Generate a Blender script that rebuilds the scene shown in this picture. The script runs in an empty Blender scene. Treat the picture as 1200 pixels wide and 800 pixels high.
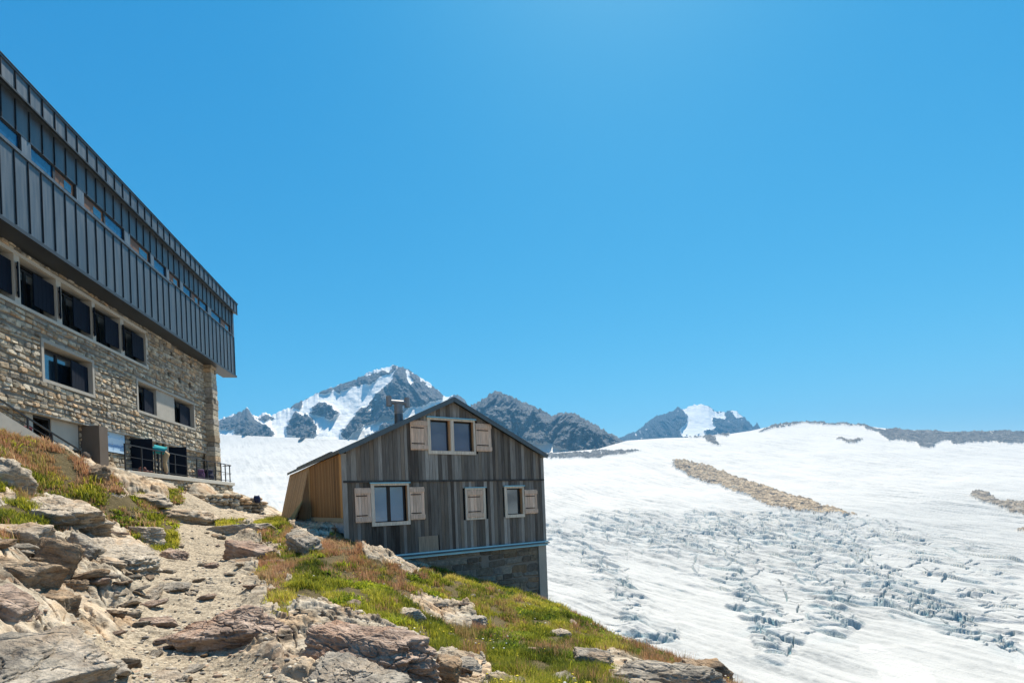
import bpy, bmesh, math, random
import numpy as np
from mathutils import Vector, Matrix

R = math.radians
scene = bpy.context.scene
COL = scene.collection

# ------------------------------------------------------------------ camera, sky, sun, exposure
FPX, CY, ROLL = 577.5, 588.1, 0.0392          # focal length and horizon for a 1200 px wide frame, camera roll
cam_d = bpy.data.cameras.new("Camera")
cam = bpy.data.objects.new("Camera", cam_d)
COL.objects.link(cam)
cam_d.sensor_width = 36.0
cam_d.lens = 36.0 * FPX / 1200.0
cam_d.shift_y = (CY - 400.0) / 1200.0
cam_d.clip_start = 0.1
cam_d.clip_end = 40000.0
cam.matrix_world = Matrix.Rotation(R(90), 4, 'X') @ Matrix.Rotation(-ROLL, 4, 'Z')
scene.camera = cam

SUN_EL, SUN_AZ = R(61), R(18)                  # azimuth measured from +Y towards +X
world = bpy.data.worlds.new("World")
scene.world = world
world.use_nodes = True
wn = world.node_tree
for n in list(wn.nodes):
    wn.nodes.remove(n)
w_out = wn.nodes.new('ShaderNodeOutputWorld')
w_bg = wn.nodes.new('ShaderNodeBackground')
w_sky = wn.nodes.new('ShaderNodeTexSky')
w_sky.sky_type = 'NISHITA'
w_sky.sun_disc = False
w_sky.sun_elevation = SUN_EL
w_sky.sun_rotation = SUN_AZ
w_sky.altitude = 2700
w_sky.air_density = 1.0
w_sky.dust_density = 2.3
w_sky.ozone_density = 1.0
# grade the clear high-altitude sky towards the deep azure of the place: per-channel response
w_sep = wn.nodes.new('ShaderNodeSeparateColor'); w_cmb = wn.nodes.new('ShaderNodeCombineColor')
wn.links.new(w_sky.outputs[0], w_sep.inputs[0])
def w_math(op, a, b):
    m = wn.nodes.new('ShaderNodeMath'); m.operation = op
    wn.links.new(a, m.inputs[0]); m.inputs[1].default_value = b
    return m.outputs[0]
SKY_GAIN, SKY_STRENGTH = 6.2, 0.093
for ch, (off, pw, gain) in enumerate(((0.06, 2.0, 1.5), (0.0, 0.98, 1.03), (0.0, 0.60, 0.98))):
    v = w_math('MULTIPLY', w_sep.outputs[ch], 0.14)
    v = w_math('MAXIMUM', w_math('SUBTRACT', v, off), 0.004)
    v = w_math('MULTIPLY', w_math('POWER', v, pw), gain * SKY_GAIN)
    wn.links.new(v, w_cmb.inputs[ch])
wn.links.new(w_cmb.outputs[0], w_bg.inputs['Color'])
w_bg.inputs['Strength'].default_value = SKY_STRENGTH
wn.links.new(w_bg.outputs[0], w_out.inputs['Surface'])

sun_d = bpy.data.lights.new("Sun", 'SUN')
sun = bpy.data.objects.new("Sun", sun_d)
COL.objects.link(sun)
sun_d.energy = 4.9
sun_d.angle = R(0.5)
sun_d.color = (1.0, 0.92, 0.79)
sdir = Vector((math.sin(SUN_AZ) * math.cos(SUN_EL), math.cos(SUN_AZ) * math.cos(SUN_EL), math.sin(SUN_EL)))
sun.rotation_euler = sdir.to_track_quat('Z', 'Y').to_euler()
sun.location = (0, 0, 60)

scene.view_settings.view_transform = 'Standard'
scene.view_settings.look = 'None'
scene.view_settings.exposure = 0.90
scene.view_settings.gamma = 1.0
scene.view_settings.use_curve_mapping = False
scene.cycles.max_bounces = 8
scene.cycles.volume_bounces = 0
scene.cycles.transparent_max_bounces = 8

# ------------------------------------------------------------------ numpy helpers
def pixel_ray(x, y):
    a = np.asarray(x, float) - 600.0
    b = CY - np.asarray(y, float)
    c, s = math.cos(ROLL), math.sin(ROLL)
    return (a * c + b * s) / FPX, (-a * s + b * c) / FPX        # X/Y, Z/Y

def to_pixel(X, Y, Z):
    u, v = FPX * X / Y, FPX * Z / Y
    c, s = math.cos(ROLL), math.sin(ROLL)
    return 600 + u * c - v * s, CY - (u * s + v * c)

def at(px, py, Y):
    tx, tz = pixel_ray(px, py)
    return Vector((float(tx) * Y, Y, float(tz) * Y))

_rng = np.random.RandomState(7)
_PERM = np.concatenate([_rng.permutation(256)] * 3)
_G2 = np.array([(math.cos(a), math.sin(a)) for a in np.linspace(0, 2 * math.pi, 17)[:16]])
_g3 = _rng.normal(size=(64, 3)); _G3 = _g3 / np.linalg.norm(_g3, axis=1)[:, None]

def _fade(t):
    return t * t * t * (t * (t * 6 - 15) + 10)

def perlin2(x, y, seed=0):
    x = np.asarray(x, float) + seed * 17.37; y = np.asarray(y, float) + seed * 9.71
    xi = np.floor(x).astype(int); yi = np.floor(y).astype(int)
    xf = x - xi; yf = y - yi
    xi &= 255; yi &= 255
    u = _fade(xf); v = _fade(yf)
    def g(ix, iy, fx, fy):
        k = _PERM[_PERM[ix & 255] + (iy & 255)] & 15
        return _G2[k, 0] * fx + _G2[k, 1] * fy
    n00 = g(xi, yi, xf, yf); n10 = g(xi + 1, yi, xf - 1, yf)
    n01 = g(xi, yi + 1, xf, yf - 1); n11 = g(xi + 1, yi + 1, xf - 1, yf - 1)
    a = n00 + u * (n10 - n00); b = n01 + u * (n11 - n01)
    return (a + v * (b - a)) * 1.5

def perlin3(p, seed=0):
    p = p + seed * 13.13
    pi = np.floor(p).astype(int); pf = p - pi; f = _fade(pf)
    out = 0
    for dx in (0, 1):
        for dy in (0, 1):
            for dz in (0, 1):
                k = _PERM[_PERM[_PERM[(pi[:, 0] + dx) & 255] + ((pi[:, 1] + dy) & 255)] + ((pi[:, 2] + dz) & 255)] & 63
                d = _G3[k]
                w = (f[:, 0] if dx else 1 - f[:, 0]) * (f[:, 1] if dy else 1 - f[:, 1]) * (f[:, 2] if dz else 1 - f[:, 2])
                out = out + w * (d[:, 0] * (pf[:, 0] - dx) + d[:, 1] * (pf[:, 1] - dy) + d[:, 2] * (pf[:, 2] - dz))
    return out * 1.5

def fbm2(x, y, octv=4, seed=0, gain=0.5):
    s = 0; a = 1.0; t = 0
    for o in range(octv):
        s = s + a * perlin2(x * 2 ** o, y * 2 ** o, seed + o * 3); t += a; a *= gain
    return s / t

def ridged2(x, y, octv=4, seed=0, gain=0.5):
    s = 0; a = 1.0; t = 0
    for o in range(octv):
        s = s + a * (1 - 2 * np.abs(perlin2(x * 2 ** o, y * 2 ** o, seed + o * 3))); t += a; a *= gain
    return s / t

def sstep(a, b, x):
    t = np.clip((x - a) / (b - a), 0, 1)
    return t * t * (3 - 2 * t)

def in_poly(px, py, poly):
    """inside test for many points (flat arrays)"""
    poly = np.asarray(poly, float)
    res = np.zeros(px.shape, bool)
    m = (px > poly[:, 0].min()) & (px < poly[:, 0].max()) & (py > poly[:, 1].min()) & (py < poly[:, 1].max())
    if not m.any():
        return res
    x = px[m]; y = py[m]; r = np.zeros(x.shape, bool)
    n = len(poly)
    for i in range(n):
        x0, y0 = poly[i]; x1, y1 = poly[(i + 1) % n]
        if y0 == y1:
            continue
        c = ((y0 > y) != (y1 > y)) & (x < (x1 - x0) * (y - y0) / (y1 - y0) + x0)
        r ^= c
    res[m] = r
    return res

def seg_dist(px, py, pts):
    """distance to a polyline"""
    d = np.full(np.shape(px), 1e9)
    for (x0, y0), (x1, y1) in zip(pts[:-1], pts[1:]):
        dx, dy = x1 - x0, y1 - y0
        t = np.clip(((px - x0) * dx + (py - y0) * dy) / (dx * dx + dy * dy), 0, 1)
        d = np.minimum(d, np.hypot(px - x0 - t * dx, py - y0 - t * dy))
    return d

# ------------------------------------------------------------------ mesh helpers
def np_mesh(name, V, F, mat, smooth=True, attrs=None, parent=None):
    """V (n,3), F (m,4) or (m,3) -> linked object"""
    V = np.ascontiguousarray(V, dtype=np.float32); F = np.ascontiguousarray(F, dtype=np.int32)
    me = bpy.data.meshes.new(name)
    k = F.shape[1]
    me.vertices.add(len(V)); me.vertices.foreach_set('co', V.ravel())
    me.loops.add(F.size); me.loops.foreach_set('vertex_index', F.ravel())
    me.polygons.add(len(F))
    me.polygons.foreach_set('loop_start', np.arange(0, F.size, k, dtype=np.int32))
    me.polygons.foreach_set('loop_total', np.full(len(F), k, dtype=np.int32))
    if smooth:
        me.polygons.foreach_set('use_smooth', np.ones(len(F), dtype=bool))
    me.update(calc_edges=True)
    for an, arr in (attrs or {}).items():
        arr = np.asarray(arr, dtype=np.float32)
        if arr.ndim == 1:
            a = me.attributes.new(an, 'FLOAT', 'POINT'); a.data.foreach_set('value', arr)
        else:
            if arr.shape[1] == 3:
                arr = np.hstack([arr, np.ones((len(arr), 1), np.float32)])
            a = me.attributes.new(an, 'FLOAT_COLOR', 'POINT'); a.data.foreach_set('color', np.ascontiguousarray(arr).ravel())
    me.materials.append(mat)
    o = bpy.data.objects.new(name, me)
    COL.objects.link(o)
    if parent is not None:
        o.parent = parent
    return o

def grid_faces(n, m):
    i = np.arange(n - 1)[:, None] * m + np.arange(m - 1)[None, :]
    return np.stack([i, i + 1, i + m + 1, i + m], -1).reshape(-1, 4)

def submesh(V, F, keep):
    F = F[keep]
    used, inv = np.unique(F.ravel(), return_inverse=True)
    return used, inv.reshape(F.shape)

class MB:
    """collects boxes, bars and faces; build() links them as one mesh object. oz: height of the parent's base"""
    def __init__(self, oz=0.0):
        self.v = []; self.f = []; self.c = []; self.oz = oz
    def add(self, vs, fs, col=None):
        b = len(self.v)
        self.v += [(p[0], p[1], p[2] - self.oz) for p in vs]
        self.f += [tuple(i + b for i in q) for q in fs]
        self.c += [col or (1, 1, 1)] * len(fs)
    def box(self, x0, x1, y0, y1, z0, z1, col=None):
        if x1 < x0: x0, x1 = x1, x0
        if y1 < y0: y0, y1 = y1, y0
        if z1 < z0: z0, z1 = z1, z0
        vs = [(x0, y0, z0), (x1, y0, z0), (x1, y1, z0), (x0, y1, z0), (x0, y0, z1), (x1, y0, z1), (x1, y1, z1), (x0, y1, z1)]
        self.add(vs, [(0, 3, 2, 1), (4, 5, 6, 7), (0, 1, 5, 4), (1, 2, 6, 5), (2, 3, 7, 6), (3, 0, 4, 7)], col)
    def bar(self, p, q, w, h=None, col=None, up=(0, 0, 1)):
        """box-section bar from p to q"""
        h = h or w
        p = Vector(p); q = Vector(q); d = (q - p).normalized()
        a = d.cross(Vector(up))
        if a.length < 1e-4: a = d.cross(Vector((1, 0, 0)))
        a.normalize(); b = a.cross(d)
        vs = [t + a * sx * w / 2 + b * sz * h / 2 for t in (p, q) for sx, sz in ((-1, -1), (1, -1), (1, 1), (-1, 1))]
        self.add(vs, [(0, 3, 2, 1), (4, 5, 6, 7), (0, 1, 5, 4), (1, 2, 6, 5), (2, 3, 7, 6), (3, 0, 4, 7)], col)
    def tube(self, p, q, r, r2=None, n=10, col=None):
        r2 = r if r2 is None else r2
        p = Vector(p); q = Vector(q); d = (q - p).normalized()
        a = d.cross(Vector((0, 0, 1)))
        if a.length < 1e-4: a = Vector((1, 0, 0))
        a.normalize(); b = a.cross(d)
        vs = [t + (a * math.cos(2 * math.pi * k / n) + b * math.sin(2 * math.pi * k / n)) * rr for t, rr in ((p, r), (q, r2)) for k in range(n)]
        fs = [(k, (k + 1) % n, n + (k + 1) % n, n + k) for k in range(n)] + [tuple(range(n - 1, -1, -1)), tuple(range(n, 2 * n))]
        self.add(vs, fs, col)
    def build(self, name, mat, parent=None, smooth=False, bevel=0):
        me = bpy.data.meshes.new(name)
        me.from_pydata([tuple(p) for p in self.v], [], self.f)
        a = me.attributes.new('col', 'FLOAT_COLOR', 'FACE')
        a.data.foreach_set('color', np.array([(*c, 1) for c in self.c], dtype=np.float32).ravel())
        if bevel:
            bm = bmesh.new(); bm.from_mesh(me)
            bmesh.ops.bevel(bm, geom=bm.edges[:], offset=bevel, segments=1, affect='EDGES', clamp_overlap=True)
            bm.to_mesh(me); bm.free()
        if smooth:
            me.polygons.foreach_set('use_smooth', np.ones(len(me.polygons), dtype=bool))
        me.materials.append(mat)
        o = bpy.data.objects.new(name, me)
        COL.objects.link(o)
        if parent is not None:
            o.parent = parent
        return o

def tag(o, label=None, cat=None, group=None, kind=None):
    if label: o['label'] = label
    if cat: o['category'] = cat
    if group: o['group'] = group
    if kind: o['kind'] = kind
    return o

def empty(name, loc, rz=0.0):
    o = bpy.data.objects.new(name, None)
    COL.objects.link(o)
    o.location = loc; o.rotation_euler = (0, 0, rz)
    o.empty_display_size = 0.2
    return o

# ------------------------------------------------------------------ material helpers
class NT:
    def __init__(self, name):
        self.m = bpy.data.materials.new(name); self.m.use_nodes = True
        self.t = self.m.node_tree
        for n in list(self.t.nodes): self.t.nodes.remove(n)
        self.out = self.n('ShaderNodeOutputMaterial')
    def n(self, typ, **kw):
        nd = self.t.nodes.new(typ)
        for k, v in kw.items():
            if k in nd.inputs.keys() if isinstance(k, str) else False:
                pass
            setattr(nd, k, v)
        return nd
    def link(self, a, b): self.t.links.new(a, b)
    def val(self, sock, v):
        if hasattr(v, 'links') or isinstance(v, bpy.types.NodeSocket): self.link(v, sock)
        else:
            if isinstance(v, tuple) and len(v) == 3 and sock.type == 'RGBA': v = (*v, 1)
            sock.default_value = v
    def coord(self, kind='Object'): return self.n('ShaderNodeTexCoord').outputs[kind]
    def mapping(self, vec, scale=(1, 1, 1), rot=(0, 0, 0), loc=(0, 0, 0)):
        m = self.n('ShaderNodeMapping'); self.link(vec, m.inputs['Vector'])
        m.inputs['Scale'].default_value = scale; m.inputs['Rotation'].default_value = rot; m.inputs['Location'].default_value = loc
        return m.outputs[0]
    def noise(self, vec, scale, detail=5, rough=0.55, dist=0.0, color=False):
        m = self.n('ShaderNodeTexNoise'); self.link(vec, m.inputs['Vector'])
        m.inputs['Scale'].default_value = scale; m.inputs['Detail'].default_value = detail
        m.inputs['Roughness'].default_value = rough; m.inputs['Distortion'].default_value = dist
        return m.outputs['Color' if color else 'Fac']
    def voronoi(self, vec, scale, feature='F1', out='Distance'):
        m = self.n('ShaderNodeTexVoronoi', feature=feature); self.link(vec, m.inputs['Vector'])
        m.inputs['Scale'].default_value = scale
        return m.outputs[out]
    def ramp(self, fac, stops, interp='LINEAR'):
        m = self.n('ShaderNodeValToRGB'); self.link(fac, m.inputs[0])
        cr = m.color_ramp; cr.interpolation = interp
        while len(cr.elements) < len(stops): cr.elements.new(0.5)
        for e, (p, c) in zip(cr.elements, stops):
            e.position = p
            e.color = (*c, 1) if isinstance(c, tuple) else (c, c, c, 1)
        return m.outputs[0]
    def mix(self, fac, a, b, blend='MIX'):
        m = self.n('ShaderNodeMix', data_type='RGBA', blend_type=blend)
        self.val(m.inputs[0], fac); self.val(m.inputs[6], a); self.val(m.inputs[7], b)
        return m.outputs[2]
    def math(self, op, a, b=0.0, clamp=False):
        m = self.n('ShaderNodeMath', operation=op); m.use_clamp = clamp
        self.val(m.inputs[0], a); self.val(m.inputs[1], b)
        return m.outputs[0]
    def attr(self, name, out='Color'):
        m = self.n('ShaderNodeAttribute'); m.attribute_name = name
        return m.outputs[out]
    def bump(self, height, dist=0.02, strength=1.0, normal=None):
        m = self.n('ShaderNodeBump'); self.link(height, m.inputs['Height'])
        m.inputs['Distance'].default_value = dist; m.inputs['Strength'].default_value = strength
        if normal is not None: self.link(normal, m.inputs['Normal'])
        return m.outputs[0]
    def bsdf(self, color, rough=0.9, metal=0.0, normal=None, spec=0.3, surface=True):
        b = self.n('ShaderNodeBsdfPrincipled')
        self.val(b.inputs['Base Color'], color); self.val(b.inputs['Roughness'], rough); self.val(b.inputs['Metallic'], metal)
        b.inputs['Specular IOR Level'].default_value = spec
        if normal is not None: self.link(normal, b.inputs['Normal'])
        if surface: self.link(b.outputs[0], self.out.inputs['Surface'])
        return b.outputs[0]

def rock_mat(name, pale, mid, dark, stain=(0.30, 0.17, 0.08), stain_amt=0.45, scale=1.0):
    t = NT(name)
    oc = t.coord('Object')
    rnd = t.n('ShaderNodeObjectInfo').outputs['Random']
    sh = t.n('ShaderNodeVectorMath', operation='ADD'); t.link(oc, sh.inputs[0])
    cmb = t.n('ShaderNodeCombineXYZ'); rr = t.math('MULTIPLY', rnd, 37.0)
    for i in range(3): t.link(rr, cmb.inputs[i])
    t.link(cmb.outputs[0], sh.inputs[1]); v = sh.outputs[0]
    strat = t.mapping(v, (1.2 * scale, 1.2 * scale, 6 * scale), (0.3, 0.25, 0))
    n1 = t.noise(v, 2.2 * scale, 8, 0.62, 0.6)
    n2 = t.noise(strat, 2.5, 7, 0.62, 0.4)
    n3 = t.noise(v, 38 * scale, 4, 0.6)
    c = t.ramp(n1, [(0.36, dark), (0.49, mid), (0.64, pale)])
    c2 = t.ramp(n2, [(0.38, dark), (0.5, mid), (0.61, pale)])
    c = t.mix(0.5, c, c2)
    st = t.ramp(t.noise(v, 1.3 * scale, 5, 0.6, 0.8), [(0.50, 0.0), (0.66, 1.0)])
    c = t.mix(t.math('MULTIPLY', st, stain_amt), c, stain)
    lich = t.ramp(t.noise(v, 9 * scale, 5, 0.7), [(0.60, 0.0), (0.68, 1.0)])
    c = t.mix(t.math('MULTIPLY', lich, 0.55), c, (0.055, 0.052, 0.048))
    grain = t.ramp(n3, [(0.25, 0.72), (0.75, 1.22)])
    c = t.mix(1.0, c, grain, 'MULTIPLY')
    crack = t.ramp(t.voronoi(t.mapping(v, (1, 1, 2.4), (0.4, 0.2, 0)), 2.6 * scale, 'DISTANCE_TO_EDGE'), [(0.0, 0.0), (0.035, 1.0)])
    h = t.math('ADD', t.math('MULTIPLY', n2, 1.0), t.math('MULTIPLY', n3, 0.18))
    h = t.math('ADD', h, t.math('MULTIPLY', crack, 0.12))
    nb = t.bump(h, 0.09 / scale, 1.0)
    t.bsdf(c, 0.93, 0, nb, 0.25)
    return t.m

M = {}
M['rock_pale'] = rock_mat('pale_gneiss', (0.56, 0.485, 0.385), (0.42, 0.35, 0.265), (0.17, 0.14, 0.11), (0.44, 0.26, 0.12), 0.45)
M['rock_grey'] = rock_mat('grey_gneiss', (0.47, 0.41, 0.335), (0.31, 0.27, 0.215), (0.10, 0.09, 0.08), (0.34, 0.21, 0.11), 0.4)
M['rock_brown'] = rock_mat('brown_gneiss', (0.42, 0.32, 0.22), (0.27, 0.195, 0.13), (0.095, 0.07, 0.05), (0.34, 0.19, 0.08), 0.5)
M['rock_pink'] = rock_mat('pink_gneiss', (0.50, 0.39, 0.31), (0.34, 0.245, 0.185), (0.14, 0.10, 0.08), (0.36, 0.19, 0.11), 0.5)

def plain(name, col, rough=0.7, metal=0.0, spec=0.4, var=0.25, scale=6.0, bump=0.004, stretch=(1, 1, 1)):
    t = NT(name)
    v = t.mapping(t.coord('Object'), stretch)
    n = t.noise(v, scale, 6, 0.6)
    c = t.mix(n, tuple(x * (1 - var) for x in col), tuple(min(1, x * (1 + var)) for x in col))
    nb = t.bump(t.noise(v, scale * 5, 4, 0.6), bump, 0.7) if bump else None
    t.bsdf(c, rough, metal, nb, spec)
    return t.m

def glass_mat(name, col, gloss):
    t = NT(name)
    d = t.bsdf(col, 0.25, 0, None, 0.5, False)
    g = t.n('ShaderNodeBsdfGlossy'); g.inputs['Roughness'].default_value = 0.04; g.inputs['Color'].default_value = (0.75, 0.9, 1, 1)
    wv = t.bump(t.noise(t.coord('Object'), 1.5, 2, 0.5), 0.01, 0.3); t.link(wv, g.inputs['Normal'])
    mx = t.n('ShaderNodeMixShader'); mx.inputs[0].default_value = gloss
    t.link(d, mx.inputs[1]); t.link(g.outputs[0], mx.inputs[2]); t.link(mx.outputs[0], t.out.inputs['Surface'])
    return t.m

def wood_mat(name, tint=(1, 1, 1), worn=0.5, grainz=True, rough=0.85):
    """colour comes from the per-board attribute; grain, weathering streaks and knots on top"""
    t = NT(name)
    oc = t.coord('Object'); a = t.attr('col')
    st = (14, 14, 0.7) if grainz else (0.7, 14, 14)
    g = t.noise(t.mapping(oc, st), 3.0, 6, 0.65, 0.3)
    g2 = t.noise(t.mapping(oc, (3, 3, 0.5) if grainz else (0.5, 3, 3)), 1.6, 5, 0.6)
    c = t.mix(1.0, a, t.ramp(g, [(0.25, 0.55), (0.75, 1.4)]), 'MULTIPLY')
    c = t.mix(t.math('MULTIPLY', t.ramp(g2, [(0.45, 0.0), (0.75, 1.0)]), worn), c, (0.25, 0.225, 0.195))
    nb = t.bump(g, 0.004, 0.8)
    t.bsdf(c, rough, 0, nb, 0.2)
    return t.m

def stone_face_mat(name, lichen=0.3):
    """per-stone colour attribute with mottling"""
    t = NT(name)
    oc = t.coord('Object'); a = t.attr('col')
    n = t.noise(oc, 7, 7, 0.65)
    c = t.mix(1.0, a, t.ramp(n, [(0.28, 0.55), (0.72, 1.35)]), 'MULTIPLY')
    li = t.ramp(t.noise(oc, 2.3, 6, 0.7), [(0.55, 0.0), (0.72, 1.0)])
    c = t.mix(t.math('MULTIPLY', li, lichen), c, (0.11, 0.105, 0.095))
    nb = t.bump(t.noise(oc, 22, 5, 0.65), 0.03, 0.8)
    t.bsdf(c, 0.93, 0, nb, 0.2)
    return t.m

M['mortar'] = plain('old_mortar', (0.21, 0.19, 0.16), 0.95, 0, 0.2, 0.35, 3, 0.01)
M['stone'] = stone_face_mat('rubble_stone_facing')
M['stone_old'] = stone_face_mat('lichened_rubble_stone', 0.55)
M['concrete'] = plain('weathered_concrete', (0.36, 0.335, 0.29), 0.9, 0, 0.2, 0.28, 1.6, 0.006)
M['wing_brown'] = plain('dark_brown_wing_wall', (0.13, 0.105, 0.085), 0.9, 0, 0.2, 0.25, 2.0, 0.005)  # one even dark brown over the whole wing wall
M['concrete_light'] = plain('pale_concrete', (0.46, 0.43, 0.37), 0.9, 0, 0.2, 0.2, 1.4, 0.005)
def zinc_mat():
    t = NT('standing_seam_zinc')
    oc = t.coord('Object'); v = t.mapping(oc, (1, 1, 0.35))
    n = t.noise(v, 1.1, 6, 0.6); n2 = t.noise(t.mapping(oc, (6, 6, 0.3)), 2.0, 5, 0.6)
    c = t.mix(n, (0.085, 0.103, 0.118), (0.145, 0.165, 0.18))
    c = t.mix(1.0, c, t.ramp(n2, [(0.3, 0.8), (0.7, 1.15)]), 'MULTIPLY')
    c = t.mix(1.0, c, t.attr('col'), 'MULTIPLY')
    nb = t.bump(t.noise(oc, 2.2, 3, 0.5), 0.012, 0.6)
    t.bsdf(c, t.ramp(n2, [(0.3, 0.38), (0.7, 0.55)]), 0.7, nb, 0.5)
    return t.m
M['zinc'] = zinc_mat()
M['zinc_dark'] = plain('shade_dark_zinc', (0.05, 0.055, 0.06), 0.45, 0.5, 0.5, 0.2, 1.3, 0.002)  # soffit shadow put into the colour; the storey core shares it
M['navy'] = plain('navy_painted_shutter', (0.006, 0.010, 0.020), 0.75, 0, 0.12, 0.2, 5, 0.001)
M['dark_frame'] = plain('dark_window_frame', (0.012, 0.012, 0.013), 0.5, 0, 0.4, 0.2, 6, 0)
M['dark_backing'] = plain('shade_black', (0.012, 0.012, 0.012), 0.95, 0, 0.1, 0.3, 3, 0)  # near-black colour stands for the shade of unlit rooms
M['varnished'] = plain('varnished_brown_wood', (0.15, 0.07, 0.03), 0.5, 0, 0.4, 0.35, 4, 0.001, (1, 1, 6))
M['pane'] = glass_mat('window_glass', (0.008, 0.018, 0.032), 0.20)
M['pane_blue'] = glass_mat('painted_sky_glass', (0.02, 0.15, 0.28), 0.12)  # blue of the reflected sky is painted into the base colour
M['pane_deep'] = glass_mat('painted_deep_sky_glass', (0.006, 0.06, 0.15), 0.08)  # deeper sky reflection, also painted into the base colour
M['steel'] = plain('dark_painted_steel', (0.02, 0.02, 0.022), 0.5, 0.3, 0.4, 0.2, 9, 0)
M['boards'] = wood_mat('weathered_grey_boards', worn=0.35)
M['larch'] = wood_mat('new_larch_boards', worn=0.05, rough=0.7)
M['shutter_wood'] = wood_mat('bare_shutter_wood', worn=0.08)
M['trim_wood'] = wood_mat('sawn_trim_wood', worn=0.1)
M['iron'] = plain('black_iron_strap', (0.015, 0.013, 0.012), 0.6, 0.4, 0.3, 0.3, 12, 0)
M['flash'] = plain('blue_grey_flashing', (0.20, 0.47, 0.61), 0.35, 0.45, 0.5, 0.25, 3, 0.001)
M['roof_metal'] = plain('roof_sheet', (0.10, 0.125, 0.135), 0.5, 0.5, 0.4, 0.2, 2, 0.002)
M['galvanised'] = plain('galvanised_cowl', (0.30, 0.28, 0.27), 0.55, 0.3, 0.4, 0.3, 6, 0.001)
M['rust'] = plain('rusted_steel', (0.16, 0.09, 0.06), 0.75, 0.3, 0.3, 0.4, 9, 0.002)

# ------------------------------------------------------------------ glacier (one sheet down the valley, out to the skyline)
# skyline of the ice, in photo pixels, gives the crest elevation per azimuth
SKY_ICE = [(-400, 545), (0, 520), (200, 508), (262, 509), (330, 512), (430, 516), (560, 520), (640, 531), (700, 526), (735, 516),
           (780, 513), (820, 512), (850, 509), (880, 504.5), (900, 500), (918, 496.5), (945, 494.5), (975, 496), (1000, 496.5),
           (1030, 501), (1060, 503.5), (1110, 505.5), (1160, 506), (1200, 505), (1400, 500), (1800, 480)]
ROCK_POLYS = [
    [(885, 506), (905, 498), (945, 493), (982, 495), (1002, 495.5), (1030, 502), (1041, 502.5), (1087, 505), (1157, 505.5), (1260, 503),
     (1300, 516), (1200, 521), (1157, 518), (1129, 521), (1112, 516.5), (1098, 521), (1095, 525), (1078, 524), (1075, 518), (1041, 516.5),
     (1034, 509.5), (1030, 505), (1002, 498.6), (982, 498.5), (945, 497), (917, 500), (893, 506)],
    [(979, 512.5), (983, 511), (993, 515), (1007, 514), (1013, 516.5), (1002, 519.5), (989, 519)],
    [(786, 539), (800, 540.5), (812, 542), (830, 546), (860, 557.5), (874, 563), (900, 570), (922, 577.5), (953, 589), (979, 596), (1010, 606),
     (973, 602), (931, 599), (894, 592), (880, 582), (862, 577), (836, 568), (812, 560), (792, 551)],
    [(1137, 576), (1143, 573.5), (1160, 580), (1172, 587), (1200, 587), (1300, 600), (1320, 625), (1240, 612), (1180, 600), (1160, 592), (1139, 582)],
    [(1182, 621), (1200, 620), (1230, 622), (1230, 627), (1200, 624.5)],
    [(808, 514), (820, 503), (833, 500), (857, 506), (853, 510), (840, 511.5), (844, 522.5), (834, 522), (822, 514)],
    [(638, 537), (640, 530), (670, 530.5), (687, 529), (717, 527.5), (743, 526.5), (758, 527), (730, 533), (690, 537.5)],
]
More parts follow.
